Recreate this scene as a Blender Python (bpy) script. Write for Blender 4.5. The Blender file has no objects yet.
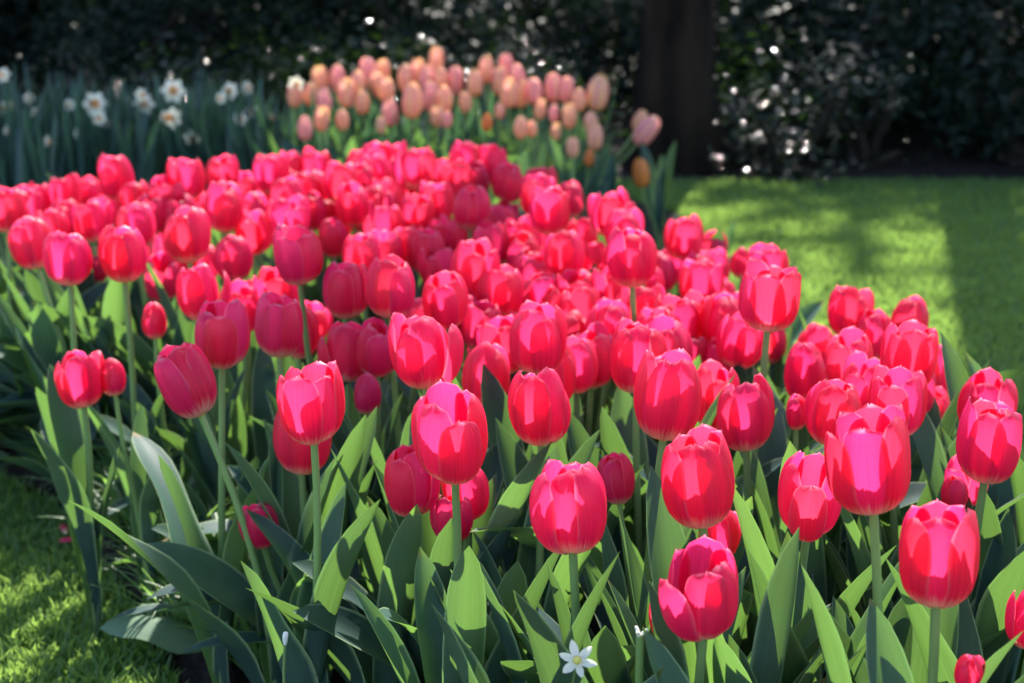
import bpy, math, random
import numpy as np
from mathutils import Vector, Matrix, Euler, Quaternion
from math import radians as rad, sin, cos, pi

C = bpy.context.scene.collection
SC = bpy.context.scene

# ------------------------------------------------------------------ camera
FPX, IW, IH = 1707.0, 1024.0, 683.0
CAMZ = 1.0
PITCH = math.atan((IH / 2 + 135) / FPX)
cam = bpy.data.cameras.new('camera')
cam.sensor_width = 36.0
cam.lens = 36.0 * FPX / IW
cam.clip_start, cam.clip_end = 0.02, 500
cam.dof.use_dof = True
cam.dof.focus_distance = 1.62
cam.dof.aperture_fstop = 6.0
camo = bpy.data.objects.new('camera', cam)
C.objects.link(camo)
camo.location = (0, 0, CAMZ)
camo.rotation_euler = (pi / 2 - PITCH, 0, 0)
SC.camera = camo

# ------------------------------------------------------------------ light
SUN_EL, SUN_AZ = 42.0, 12.4          # sun behind the flowers, a little to the right
SD = Vector((sin(rad(SUN_AZ)) * cos(rad(SUN_EL)), cos(rad(SUN_AZ)) * cos(rad(SUN_EL)), sin(rad(SUN_EL))))
w = bpy.data.worlds.new('World')
SC.world = w
w.use_nodes = True
wn = w.node_tree.nodes
sky = wn.new('ShaderNodeTexSky')
sky.sky_type = 'NISHITA'
sky.sun_disc = False
sky.sun_elevation = rad(SUN_EL)
sky.sun_rotation = rad(SUN_AZ)
wn['Background'].inputs['Strength'].default_value = 0.15
w.node_tree.links.new(sky.outputs[0], wn['Background'].inputs[0])
sl = bpy.data.lights.new('sun', 'SUN')
sl.energy = 5.0
sl.angle = rad(0.5)
sl.color = (1.0, 0.95, 0.86)
slo = bpy.data.objects.new('sun', sl)
C.objects.link(slo)
slo.rotation_euler = SD.to_track_quat('Z', 'Y').to_euler()
slo.location = (4, 10, 12)
SC.view_settings.view_transform = 'Standard'
SC.view_settings.look = 'None'
SC.view_settings.gamma = 1
SC.view_settings.exposure = 1.80

# ------------------------------------------------------------------ helpers
FWD = Vector((0, cos(PITCH), -sin(PITCH)))
UPV = Vector((0, sin(PITCH), cos(PITCH)))
RGT = Vector((1, 0, 0))
CAMP = Vector((0, 0, CAMZ))

def ray(px, py):
    return FWD + RGT * ((px - IW / 2) / FPX) + UPV * (-(py - IH / 2) / FPX)

def at_depth(px, py, d):
    return CAMP + ray(px, py) * d

def at_z(px, py, z):
    r = ray(px, py)
    return CAMP + r * ((z - CAMZ) / r.z)

def depth_z(px, py, z):
    return (z - CAMZ) / ray(px, py).z

def mesh(name, V, F, mat=None, smooth=True, uv=None):
    """V: (n,3) floats, F: (m,k) ints with one k; uv: per-vertex (n,2)."""
    V = np.asarray(V, dtype=np.float32)
    F = np.asarray(F, dtype=np.int32)
    m = bpy.data.meshes.new(name)
    m.vertices.add(len(V))
    m.vertices.foreach_set('co', V.ravel())
    k = F.shape[1]
    m.loops.add(F.size)
    m.loops.foreach_set('vertex_index', F.ravel())
    m.polygons.add(len(F))
    m.polygons.foreach_set('loop_start', np.arange(0, F.size, k, dtype=np.int32))
    m.polygons.foreach_set('loop_total', np.full(len(F), k, dtype=np.int32))
    if smooth:
        m.polygons.foreach_set('use_smooth', np.ones(len(F), dtype=bool))
    if uv is not None:
        l = m.uv_layers.new(name='UVMap')
        l.data.foreach_set('uv', np.asarray(uv, dtype=np.float32)[F.ravel()].ravel())
    if mat:
        m.materials.append(mat)
    m.update(calc_edges=True)
    return m

def link(name, me, parent=None, loc=None, rot=None, scale=None):
    o = bpy.data.objects.new(name, me)
    C.objects.link(o)
    if parent:
        o.parent = parent
    if loc is not None:
        o.location = loc
    if rot is not None:
        o.rotation_mode = 'XYZ'
        o.rotation_euler = rot
    if scale is not None:
        o.scale = (scale, scale, scale) if isinstance(scale, (int, float)) else scale
    return o

def tag(o, label=None, cat=None, group=None, kind=None):
    if label: o['label'] = label
    if cat: o['category'] = cat; o['kind'] = 'thing'
    if group: o['group'] = group
    if kind: o['kind'] = kind
    return o

def empty(name, loc, rz=0.0):
    o = bpy.data.objects.new(name, None)
    C.objects.link(o)
    o.empty_display_size = 0.02
    o.location = loc
    o.rotation_euler = (0, 0, rz)
    return o

def grid_faces(nu, nv):
    i = np.arange(nv - 1)[:, None] * nu + np.arange(nu - 1)[None, :]
    i = i.ravel()
    return np.stack([i, i + 1, i + nu + 1, i + nu], 1)

def smooth_interp(x, xp, fp):
    """Catmull-Rom style monotone-ish interpolation through the control points."""
    xp = np.asarray(xp, float); fp = np.asarray(fp, float)
    m = np.gradient(fp, xp)
    x = np.clip(x, xp[0], xp[-1])
    k = np.clip(np.searchsorted(xp, x) - 1, 0, len(xp) - 2)
    h = xp[k + 1] - xp[k]
    t = (x - xp[k]) / h
    return ((2 * t**3 - 3 * t**2 + 1) * fp[k] + (t**3 - 2 * t**2 + t) * h * m[k]
            + (-2 * t**3 + 3 * t**2) * fp[k + 1] + (t**3 - t**2) * h * m[k + 1])

def tube(points, radii, n=8, cap=True):
    """Swept tube -> (V, F) quads, closed at the end by shrinking rings."""
    P = [Vector(p) for p in points]
    V = []
    prev = None
    for i, p in enumerate(P):
        t = (P[min(i + 1, len(P) - 1)] - P[max(i - 1, 0)]).normalized()
        if prev is None:
            a = t.cross(Vector((0.31, 0.95, 0.05))).normalized()
        else:
            a = (prev - t * prev.dot(t)).normalized()
        prev = a
        b = t.cross(a)
        for k in range(n):
            an = 2 * pi * k / n
            V.append(p + (a * cos(an) + b * sin(an)) * radii[i])
    F = []
    for i in range(len(P) - 1):
        for k in range(n):
            F.append((i * n + k, i * n + (k + 1) % n, (i + 1) * n + (k + 1) % n, (i + 1) * n + k))
    return [tuple(v) for v in V], F

def join(parts):
    V, F, o = [], [], 0
    for v, f in parts:
        V += list(v)
        F += [tuple(i + o for i in q) for q in f]
        o += len(v)
    return V, F

# ------------------------------------------------------------------ materials
def newmat(name):
    m = bpy.data.materials.new(name)
    m.use_nodes = True
    nt = m.node_tree
    nt.nodes.clear()
    return m, nt.nodes, nt.links

def N(nodes, typ, **kw):
    n = nodes.new(typ)
    for k, v in kw.items():
        setattr(n, k, v)
    return n

def ramp(nodes, stops):
    r = nodes.new('ShaderNodeValToRGB')
    e = r.color_ramp.elements
    while len(e) < len(stops):
        e.new(0.5)
    for el, (p, c) in zip(e, stops):
        el.position = p
        el.color = (*c, 1)
    return r

def petal_material(name, body, through, base_c, edge_c, trans=0.5, rough=0.38, base_h=0.10, mid_c=None, streak=0.35):
    m, n, l = newmat(name)
    out = N(n, 'ShaderNodeOutputMaterial')
    uv = N(n, 'ShaderNodeUVMap')
    sep = N(n, 'ShaderNodeSeparateXYZ'); l.new(uv.outputs[0], sep.inputs[0])
    oi = N(n, 'ShaderNodeObjectInfo')
    # lengthwise veins
    cmb = N(n, 'ShaderNodeCombineXYZ')
    mu = N(n, 'ShaderNodeMath', operation='MULTIPLY'); mu.inputs[1].default_value = 36; l.new(sep.outputs[0], mu.inputs[0])
    mv = N(n, 'ShaderNodeMath', operation='MULTIPLY'); mv.inputs[1].default_value = 1.6; l.new(sep.outputs[1], mv.inputs[0])
    mw = N(n, 'ShaderNodeMath', operation='MULTIPLY'); mw.inputs[1].default_value = 37; l.new(oi.outputs['Random'], mw.inputs[0])
    l.new(mu.outputs[0], cmb.inputs[0]); l.new(mv.outputs[0], cmb.inputs[1]); l.new(mw.outputs[0], cmb.inputs[2])
    nz = N(n, 'ShaderNodeTexNoise'); nz.inputs['Scale'].default_value = 1.0; nz.inputs['Detail'].default_value = 3
    l.new(cmb.outputs[0], nz.inputs['Vector'])
    # |u| for the rim
    ab = N(n, 'ShaderNodeMath', operation='ABSOLUTE')
    su = N(n, 'ShaderNodeMath', operation='MULTIPLY_ADD'); su.inputs[1].default_value = 2; su.inputs[2].default_value = -1
    l.new(sep.outputs[0], su.inputs[0]); l.new(su.outputs[0], ab.inputs[0])
    mr = N(n, 'ShaderNodeMapRange'); mr.inputs[1].default_value = 0.86; mr.inputs[2].default_value = 1.0
    l.new(ab.outputs[0], mr.inputs[0])
    tip = N(n, 'ShaderNodeMapRange'); tip.inputs[1].default_value = 0.93; tip.inputs[2].default_value = 1.0
    l.new(sep.outputs[1], tip.inputs[0])
    mrs = N(n, 'ShaderNodeMath', operation='MULTIPLY'); mrs.inputs[1].default_value = 0.45; l.new(mr.outputs[0], mrs.inputs[0])
    rim = N(n, 'ShaderNodeMath', operation='MAXIMUM'); l.new(mrs.outputs[0], rim.inputs[0]); l.new(tip.outputs[0], rim.inputs[1])
    rim2 = N(n, 'ShaderNodeMath', operation='MULTIPLY'); rim2.inputs[1].default_value = 0.75; l.new(rim.outputs[0], rim2.inputs[0])
    # pale foot with a feathered upper edge
    ft = N(n, 'ShaderNodeMath', operation='MULTIPLY_ADD'); ft.inputs[1].default_value = -base_h * 1.5; 
    l.new(nz.outputs[0], ft.inputs[0]); l.new(sep.outputs[1], ft.inputs[2])
    fr = N(n, 'ShaderNodeMapRange'); fr.inputs[1].default_value = -base_h * 0.45; fr.inputs[2].default_value = base_h * 0.75
    fr.inputs[3].default_value = 1; fr.inputs[4].default_value = 0; fr.interpolation_type = 'SMOOTHSTEP'
    l.new(ft.outputs[0], fr.inputs[0])
    def colour(c, mid):
        hs = N(n, 'ShaderNodeHueSaturation'); hs.inputs['Color'].default_value = (*c, 1)
        hv = N(n, 'ShaderNodeMapRange'); hv.inputs[1].default_value = 0; hv.inputs[2].default_value = 1; hv.inputs[3].default_value = 0.486; hv.inputs[4].default_value = 0.504
        l.new(oi.outputs['Random'], hv.inputs[0]); l.new(hv.outputs[0], hs.inputs['Hue'])
        vv = N(n, 'ShaderNodeMapRange'); vv.inputs[1].default_value = 0.3; vv.inputs[2].default_value = 0.7
        vv.inputs[3].default_value = 1 - streak; vv.inputs[4].default_value = 1 + streak
        l.new(nz.outputs[0], vv.inputs[0]); l.new(vv.outputs[0], hs.inputs['Value'])
        cur = hs.outputs[0]
        if mid is not None:
            mm = N(n, 'ShaderNodeMix', data_type='RGBA'); mm.inputs[7].default_value = (*mid, 1)
            mf = N(n, 'ShaderNodeMapRange'); mf.inputs[1].default_value = 0.75; mf.inputs[2].default_value = 0.05; l.new(ab.outputs[0], mf.inputs[0])
            l.new(mf.outputs[0], mm.inputs[0]); l.new(cur, mm.inputs[6]); cur = mm.outputs[2]
        a = N(n, 'ShaderNodeMix', data_type='RGBA'); l.new(rim2.outputs[0], a.inputs[0]); l.new(cur, a.inputs[6]); a.inputs[7].default_value = (*edge_c, 1)
        b = N(n, 'ShaderNodeMix', data_type='RGBA'); l.new(fr.outputs[0], b.inputs[0]); l.new(a.outputs[2], b.inputs[6]); b.inputs[7].default_value = (*base_c, 1)
        return b.outputs[2]
    p = N(n, 'ShaderNodeBsdfPrincipled')
    p.inputs['Roughness'].default_value = rough
    p.inputs['Specular IOR Level'].default_value = 0.45
    l.new(colour(body, mid_c), p.inputs['Base Color'])
    bump = N(n, 'ShaderNodeBump'); bump.inputs['Strength'].default_value = 0.25; bump.inputs['Distance'].default_value = 0.002
    l.new(nz.outputs[0], bump.inputs['Height']); l.new(bump.outputs[0], p.inputs['Normal'])
    t = N(n, 'ShaderNodeBsdfTranslucent'); l.new(colour(through, mid_c), t.inputs['Color'])
    mx = N(n, 'ShaderNodeMixShader'); mx.inputs[0].default_value = trans
    l.new(p.outputs[0], mx.inputs[1]); l.new(t.outputs[0], mx.inputs[2]); l.new(mx.outputs[0], out.inputs[0])
    return m

def leaf_material(name, body, through, trans=0.4, rough=0.42, vary=0.3, spec=0.5, nscale=None, pale=None, coat=0.0, rim=None):
    m, n, l = newmat(name)
    out = N(n, 'ShaderNodeOutputMaterial')
    oi = N(n, 'ShaderNodeObjectInfo')
    tc = N(n, 'ShaderNodeTexCoord')
    uv = N(n, 'ShaderNodeUVMap')
    mp = N(n, 'ShaderNodeMapping'); mp.inputs['Scale'].default_value = (34, 1.0, 1)
    l.new(uv.outputs[0], mp.inputs[0])
    nz = N(n, 'ShaderNodeTexNoise'); nz.inputs['Scale'].default_value = 1.0; nz.inputs['Detail'].default_value = 2
    if nscale:
        nz.inputs['Scale'].default_value = nscale; l.new(tc.outputs['Object'], nz.inputs['Vector'])
    else:
        l.new(mp.outputs[0], nz.inputs['Vector'])
    add = N(n, 'ShaderNodeMath', operation='ADD'); l.new(nz.outputs[0], add.inputs[0]); 
    if nscale: add.inputs[1].default_value = 0.5
    else: l.new(oi.outputs['Random'], add.inputs[1])
    vv = N(n, 'ShaderNodeMapRange'); vv.inputs[1].default_value = 0.3; vv.inputs[2].default_value = 1.6
    vv.inputs[3].default_value = 1 - vary; vv.inputs[4].default_value = 1 + vary
    l.new(add.outputs[0], vv.inputs[0])
    def col(c, sat=1.0):
        hs = N(n, 'ShaderNodeHueSaturation'); hs.inputs['Color'].default_value = (*c, 1)
        l.new(vv.outputs[0], hs.inputs['Value'])
        return hs.outputs[0]
    p = N(n, 'ShaderNodeBsdfPrincipled'); p.inputs['Roughness'].default_value = rough
    p.inputs['Specular IOR Level'].default_value = spec
    cb = col(body)
    if pale is not None:                                   # waxy bloom in soft patches
        n2 = N(n, 'ShaderNodeTexNoise'); n2.inputs['Scale'].default_value = 14; l.new(tc.outputs['Object'], n2.inputs['Vector'])
        f2 = N(n, 'ShaderNodeMapRange'); f2.inputs[1].default_value = 0.4; f2.inputs[2].default_value = 0.7; f2.inputs[4].default_value = 0.75; l.new(n2.outputs[0], f2.inputs[0])
        mm = N(n, 'ShaderNodeMix', data_type='RGBA'); l.new(f2.outputs[0], mm.inputs[0]); l.new(cb, mm.inputs[6]); mm.inputs[7].default_value = (*pale, 1)
        cb = mm.outputs[2]
    if rim is not None:                                    # backlit glow of the thin margin, painted pale into the colour
        sx = N(n, 'ShaderNodeSeparateXYZ'); l.new(uv.outputs[0], sx.inputs[0])
        s2 = N(n, 'ShaderNodeMath', operation='MULTIPLY_ADD'); s2.inputs[1].default_value = 2; s2.inputs[2].default_value = -1; l.new(sx.outputs[0], s2.inputs[0])
        ab = N(n, 'ShaderNodeMath', operation='ABSOLUTE'); l.new(s2.outputs[0], ab.inputs[0])
        rm = N(n, 'ShaderNodeMapRange'); rm.inputs[1].default_value = .88; rm.inputs[2].default_value = 1.0; rm.inputs[4].default_value = .8; l.new(ab.outputs[0], rm.inputs[0])
        mr2 = N(n, 'ShaderNodeMix', data_type='RGBA'); l.new(rm.outputs[0], mr2.inputs[0]); l.new(cb, mr2.inputs[6]); mr2.inputs[7].default_value = (*rim, 1)
        cb = mr2.outputs[2]
        tp = N(n, 'ShaderNodeMath', operation='MULTIPLY_ADD'); tp.inputs[1].default_value = .09; l.new(oi.outputs['Random'], tp.inputs[0]); l.new(sx.outputs[1], tp.inputs[2])
        tr_ = N(n, 'ShaderNodeMapRange'); tr_.inputs[1].default_value = 1.035; tr_.inputs[2].default_value = 1.06; tr_.inputs[4].default_value = .85; l.new(tp.outputs[0], tr_.inputs[0])
        mt = N(n, 'ShaderNodeMix', data_type='RGBA'); l.new(tr_.outputs[0], mt.inputs[0]); l.new(cb, mt.inputs[6]); mt.inputs[7].default_value = (.16, .11, .04, 1)
        cb = mt.outputs[2]
    l.new(cb, p.inputs['Base Color'])
    if coat: p.inputs['Coat Weight'].default_value = coat; p.inputs['Coat Roughness'].default_value = 0.12
    bump = N(n, 'ShaderNodeBump'); bump.inputs['Strength'].default_value = 0.2; bump.inputs['Distance'].default_value = 0.002
    l.new(nz.outputs[0], bump.inputs['Height']); l.new(bump.outputs[0], p.inputs['Normal'])
    if trans > 0:
        t = N(n, 'ShaderNodeBsdfTranslucent'); l.new(col(through), t.inputs['Color'])
        mx = N(n, 'ShaderNodeMixShader'); mx.inputs[0].default_value = trans
        l.new(p.outputs[0], mx.inputs[1]); l.new(t.outputs[0], mx.inputs[2]); l.new(mx.outputs[0], out.inputs[0])
    else:
        l.new(p.outputs[0], out.inputs[0])
    return m

def rough_material(name, c1, c2, scale, rough=0.9, bump_d=0.01, detail=6, stretch=None):
    m, n, l = newmat(name)
    out = N(n, 'ShaderNodeOutputMaterial')
    tc = N(n, 'ShaderNodeTexCoord')
    nz = N(n, 'ShaderNodeTexNoise'); nz.inputs['Scale'].default_value = scale; nz.inputs['Detail'].default_value = detail
    src = tc.outputs['Object']
    if stretch:
        mp = N(n, 'ShaderNodeMapping'); mp.inputs['Scale'].default_value = stretch; l.new(src, mp.inputs[0]); src = mp.outputs[0]
    l.new(src, nz.inputs['Vector'])
    r = ramp(n, [(0.32, c1), (0.68, c2)]); l.new(nz.outputs[0], r.inputs[0])
    p = N(n, 'ShaderNodeBsdfPrincipled'); p.inputs['Roughness'].default_value = rough; p.inputs['Specular IOR Level'].default_value = 0.12
    l.new(r.outputs[0], p.inputs['Base Color'])
    b = N(n, 'ShaderNodeBump'); b.inputs['Strength'].default_value = 0.9; b.inputs['Distance'].default_value = bump_d
    l.new(nz.outputs[0], b.inputs['Height']); l.new(b.outputs[0], p.inputs['Normal'])
    l.new(p.outputs[0], out.inputs[0])
    return m

M = {}
M['red'] = petal_material('red_petal', (0.60, 0.012, 0.078), (0.90, 0.034, 0.100), (0.80, 0.66, 0.48), (0.88, 0.26, 0.38), trans=0.55, rough=0.44, streak=0.11, base_h=0.19)
M['peach'] = petal_material('peach_petal', (0.85, 0.58, 0.26), (0.90, 0.60, 0.22), (0.74, 0.62, 0.25), (0.80, 0.50, 0.18), trans=0.45, rough=0.5, mid_c=(0.80, 0.34, 0.31), base_h=0.08, streak=0.15)
M['orange'] = petal_material('orange_petal', (0.70, 0.26, 0.06), (0.8, 0.35, 0.06), (0.70, 0.55, 0.10), (0.75, 0.45, 0.08), trans=0.45, rough=0.5, base_h=0.08, streak=0.15)
M['white'] = petal_material('white_petal', (0.82, 0.80, 0.68), (0.85, 0.82, 0.62), (0.75, 0.75, 0.55), (0.82, 0.82, 0.78), trans=0.4, rough=0.5, streak=0.05)
M['cup'] = petal_material('daffodil_cup', (0.78, 0.36, 0.12), (0.82, 0.40, 0.10), (0.78, 0.50, 0.16), (0.8, 0.42, 0.12), trans=0.4, rough=0.5, streak=0.1)
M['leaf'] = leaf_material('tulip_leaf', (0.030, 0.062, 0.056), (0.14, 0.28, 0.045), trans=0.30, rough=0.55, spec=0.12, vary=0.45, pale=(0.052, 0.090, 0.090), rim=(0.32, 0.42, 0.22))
M['stem'] = leaf_material('tulip_stem', (0.17, 0.26, 0.09), (0.3, 0.45, 0.08), trans=0.15, rough=0.4, vary=0.25)
M['strap'] = leaf_material('daffodil_leaf', (0.032, 0.070, 0.066), (0.08, 0.19, 0.06), trans=0.3, rough=0.4, vary=0.3)
M['grass'] = leaf_material('grass_blade', (0.064, 0.132, 0.034), (0.27, 0.43, 0.08), trans=0.45, rough=0.5, vary=0.4, nscale=9.0)
M['tuft'] = leaf_material('tuft_blade', (0.075, 0.15, 0.065), (0.24, 0.44, 0.08), trans=0.4, rough=0.35, vary=0.4)
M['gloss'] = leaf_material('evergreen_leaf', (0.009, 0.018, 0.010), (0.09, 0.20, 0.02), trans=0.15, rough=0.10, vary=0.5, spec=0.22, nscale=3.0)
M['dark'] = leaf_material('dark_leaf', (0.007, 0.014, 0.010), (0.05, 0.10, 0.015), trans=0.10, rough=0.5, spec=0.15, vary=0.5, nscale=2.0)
M['conifer'] = leaf_material('conifer_needle', (0.028, 0.060, 0.050), (0.05, 0.10, 0.05), trans=0.1, rough=0.5, vary=0.4, nscale=3.0)
M['bark'] = rough_material('bark', (0.002, 0.0012, 0.001), (0.026, 0.017, 0.011), 9, 0.95, 0.06, detail=10, stretch=(1, 1, 0.25))
M['twig'] = rough_material('twig', (0.012, 0.009, 0.007), (0.035, 0.028, 0.022), 12, 0.9, 0.005)
M['soil'] = rough_material('soil', (0.010, 0.008, 0.007), (0.034, 0.025, 0.022), 38, 0.95, 0.02, detail=8)
M['turf'] = rough_material('turf', (0.032, 0.060, 0.016), (0.060, 0.105, 0.030), 24, 0.95, 0.01, detail=8)
M['yellow'] = leaf_material('pistil', (0.55, 0.48, 0.10), (0.5, 0.5, 0.1), trans=0.1, rough=0.5, vary=0.15)
M['paper'] = leaf_material('white_stub', (0.75, 0.74, 0.70), (0.7, 0.7, 0.6), trans=0.2, rough=0.5, vary=0.08)
M['straw'] = leaf_material('withered', (0.42, 0.35, 0.20), (0.5, 0.4, 0.2), trans=0.3, rough=0.6, vary=0.3)
M['broad'] = leaf_material('broad_leaf', (0.09, 0.16, 0.09), (0.22, 0.36, 0.10), trans=0.3, rough=0.7, spec=0.15, vary=0.3, pale=(0.15, 0.22, 0.16))

# ------------------------------------------------------------------ ground
def sheet(name, pts, z, mat, kind='structure'):
    m = bpy.data.meshes.new(name)
    m.from_pydata([(x, y, z) for x, y in pts], [], [list(range(len(pts)))])
    m.materials.append(mat)
    o = link(name, m)
    o['kind'] = kind
    return o

sheet('lawn', [(-150, -60), (150, -60), (150, 240), (-150, 240)], 0.0, M['turf'])

# outline of the red tulip bed, anticlockwise from the near left
BED = [(-0.12, 0.9), (-0.30, 1.55), (-0.42, 1.95), (-0.56, 2.25), (-0.74, 2.58), (-1.00, 2.85), (-1.25, 3.15), (-1.20, 3.45),
       (-0.7, 3.65), (-0.1, 3.7), (0.22, 3.35), (0.35, 2.75), (0.52, 2.3), (0.72, 1.9), (0.85, 1.4), (0.85, 0.9)]
def inside(x, y, poly):
    c = False
    n = len(poly)
    for i in range(n):
        x1, y1 = poly[i]; x2, y2 = poly[i - 1]
        if (y1 > y) != (y2 > y) and x < (x2 - x1) * (y - y1) / (y2 - y1) + x1:
            c = not c
    return c

def mound(name, poly, h, mat, seed, res=0.03):
    """A bed of soil: a lumpy low mound that runs out at its edge."""
    rnd = np.random.RandomState(seed)
    cx = sum(p[0] for p in poly) / len(poly); cy = sum(p[1] for p in poly) / len(poly)
    ring = []
    for i in range(len(poly)):
        a = np.array(poly[i]); b = np.array(poly[(i + 1) % len(poly)])
        k = max(2, int(np.linalg.norm(b - a) / res))
        for j in range(k):
            ring.append(a + (b - a) * j / k)
    ring = np.array(ring)
    n = len(ring)
    V = []
    L = 22
    for s in range(L):
        t = s / (L - 1)
        p = ring * (1 - t) + np.array([cx, cy]) * t
        z = 0.004 + h * (1 - (1 - min(1, t * 5)) ** 2)
        j = rnd.uniform(-0.012, 0.012, (n,)) * min(1, t * 8 + 0.1)
        V.append(np.column_stack([p, np.maximum(z + j, 0.004)]))
    V = np.concatenate(V)
    F = []
    for s in range(L - 1):
        for i in range(n):
            F.append((s * n + i, s * n + (i + 1) % n, (s + 1) * n + (i + 1) % n, (s + 1) * n + i))
    o = link(name, mesh(name, V, F, mat))
    o['kind'] = 'structure'
    return o

mound('soil_bed', BED, 0.02, M['soil'], 1)
BED2 = [(-3.6, 4.55), (-1.6, 4.45), (-0.6, 4.2), (0.2, 4.15), (0.55, 4.45), (0.5, 4.95), (0.2, 5.5), (-3.6, 5.5)]
mound('soil_border', BED2, 0.02, M['soil'], 2, res=0.08)
sheet('shrub_ground', [(-14, 5.52), (-3, 5.5), (0.6, 5.26), (3, 5.27), (14, 5.3), (14, 22), (-14, 22)], 0.004, M['soil'])

# ------------------------------------------------------------------ grass
def grass(name, n, region, seed, h=(0.018, 0.034), wd=0.0022):
    rnd = np.random.RandomState(seed)
    P = region(rnd, n)
    n = len(P)
    ang = rnd.uniform(0, 2 * pi, n); H = rnd.uniform(*h, n); W = wd * rnd.uniform(0.7, 1.4, n)
    lean = rnd.uniform(0.1, 0.9, n); la = rnd.uniform(0, 2 * pi, n)
    dx, dy = np.cos(ang) * W, np.sin(ang) * W
    lx, ly = np.cos(la) * H * lean, np.sin(la) * H * lean
    z0 = np.zeros(n)
    A = np.column_stack([P[:, 0] - dx, P[:, 1] - dy, z0]); B = np.column_stack([P[:, 0] + dx, P[:, 1] + dy, z0])
    Cc = np.column_stack([P[:, 0] + dx * .8 + lx * .35, P[:, 1] + dy * .8 + ly * .35, H * .6])
    D = np.column_stack([P[:, 0] - dx * .8 + lx * .35, P[:, 1] - dy * .8 + ly * .35, H * .6])
    E = np.column_stack([P[:, 0] + lx, P[:, 1] + ly, H])
    V = np.stack([A, B, Cc, D, E], 1).reshape(-1, 3)
    i = np.arange(n)[:, None] * 5
    F = np.concatenate([i + np.array([[0, 1, 2]]), i + np.array([[0, 2, 3]]), i + np.array([[3, 2, 4]])])
    o = link(name, mesh(name, V, F, M['grass']))
    tag(o, kind='stuff')
    return o

def not_bed(P):
    k = np.array([not inside(x, y, BED) and not inside(x, y, BED2) for x, y in P])
    return P[k]
def reg_left(rnd, n):
    return not_bed(np.column_stack([rnd.uniform(-1.5, -0.2, n), rnd.uniform(1.7, 3.0, n)]))
def reg_far_left(rnd, n):
    return not_bed(np.column_stack([rnd.uniform(-2.6, -0.6, n), rnd.uniform(3.0, 4.8, n)]))
def reg_right(rnd, n):
    return not_bed(np.column_stack([rnd.uniform(0.1, 2.6, n), rnd.uniform(1.6, 5.5, n)]))
g = grass('lawn_grass', 60000, reg_left, 11)
g['label'] = 'short mown grass in dappled sun along the left edge of the tulips'; g['category'] = 'grass'; g['kind'] = 'stuff'
g = grass('lawn_grass', 45000, reg_far_left, 12, h=(0.02, 0.035), wd=0.003)
g['label'] = 'mown grass strip between the red tulips and the daffodils'; g['category'] = 'grass'; g['kind'] = 'stuff'
g = grass('lawn_grass', 130000, reg_right, 13, h=(0.018, 0.030), wd=0.0026)
g['label'] = 'wide mown lawn in sun and shade to the right of the tulips'; g['category'] = 'grass'; g['kind'] = 'stuff'

# ------------------------------------------------------------------ tulip meshes
BW, BH = 0.066, 0.086           # width and height of a mature bloom

def petal_mesh(name, mat, rs, inner, opening, slim=1.0, nu=11, nv=17, cup=1.0):
    v = np.linspace(0, 1, nv)
    o = opening
    r = smooth_interp(v, [0, .07, .18, .36, .56, .76, .9, 1.0],
                      np.array([.004, .0145, .0245, .0315, .0325, .0288 + .004 * o, .0225 + .010 * o, .0155 + .018 * o]))
    r = r * (0.93 if inner else 1.0) * slim
    z = smooth_interp(v, [0, .07, .18, .36, .56, .76, .9, 1.0], [.001, .003, .0115, .0285, .0485, .0685, .0800, .0865])
    z = z * (1.015 if inner else 1.0) * (1 + rs.uniform(-.085, .035))
    hw = smooth_interp(v, [0, .08, .2, .4, .6, .75, .88, .95, 1.0], [.0045, .0125, .0210, .0270, .0282, .0255, .0192, .0128, .0022])
    hw = hw * slim * rs.uniform(.94, 1.05) * (1.0 if inner else .90)
    u = np.linspace(-1, 1, nu)
    U, Vv = np.meshgrid(u, v)
    R = r[:, None] + 0 * U
    rho = np.maximum(R * (0.66 + .20 * np.clip((Vv - .75) / .25, 0, 1)), hw[:, None] / 1.30) * cup
    al = U * hw[:, None] / rho
    tang = rho * np.sin(al)
    radial = R - rho * (1 - np.cos(al))
    # midrib groove, soft ripples, edge curl
    ph = rs.uniform(0, 6.28, 4)
    radial -= 0.0011 * np.exp(-(U / .10) ** 2) * np.sin(pi * Vv) ** .5
    radial += 0.0009 * np.sin(3.1 * U + ph[0] + 2.2 * Vv) * Vv
    radial += (U ** 4) * Vv * (0.0016 * np.sin(7 * Vv + ph[1]) + (0.0012 if not inner else -0.0006)) * (0.4 + 0.6 * (np.sign(U) * np.sin(ph[2]) > 0))
    Z = z[:, None] - 0.0010 * U ** 2 + 0.0012 * np.sin(5 * U + ph[3]) * Vv ** 6 
    # whole-petal twist, bow and a hinge at the foot
    tw = rs.uniform(-.10, .10)
    a = tw * Vv
    x = tang * np.cos(a) - radial * np.sin(a) * 0.6
    y = tang * np.sin(a) * 0.6 + radial
    hin = rad(rs.uniform(-2.0, 2.5)) + o * rad(2.0) * (0 if inner else 1)
    y2 = y * cos(hin) + Z * sin(hin)
    z2 = -y * sin(hin) * 0.5 + Z * cos(hin)
    tipc = rs.uniform(-.004, .003) + .004 * o
    y2 = y2 + tipc * np.clip((Vv - .8) / .2, 0, 1) ** 2
    P = np.stack([x, -y2, z2], -1).reshape(-1, 3)       # petal faces -Y
    uv = np.stack([(U + 1) / 2, Vv], -1).reshape(-1, 2)
    return mesh(name, P, grid_faces(nu, nv)[:, ::-1], mat, uv=uv)

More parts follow.
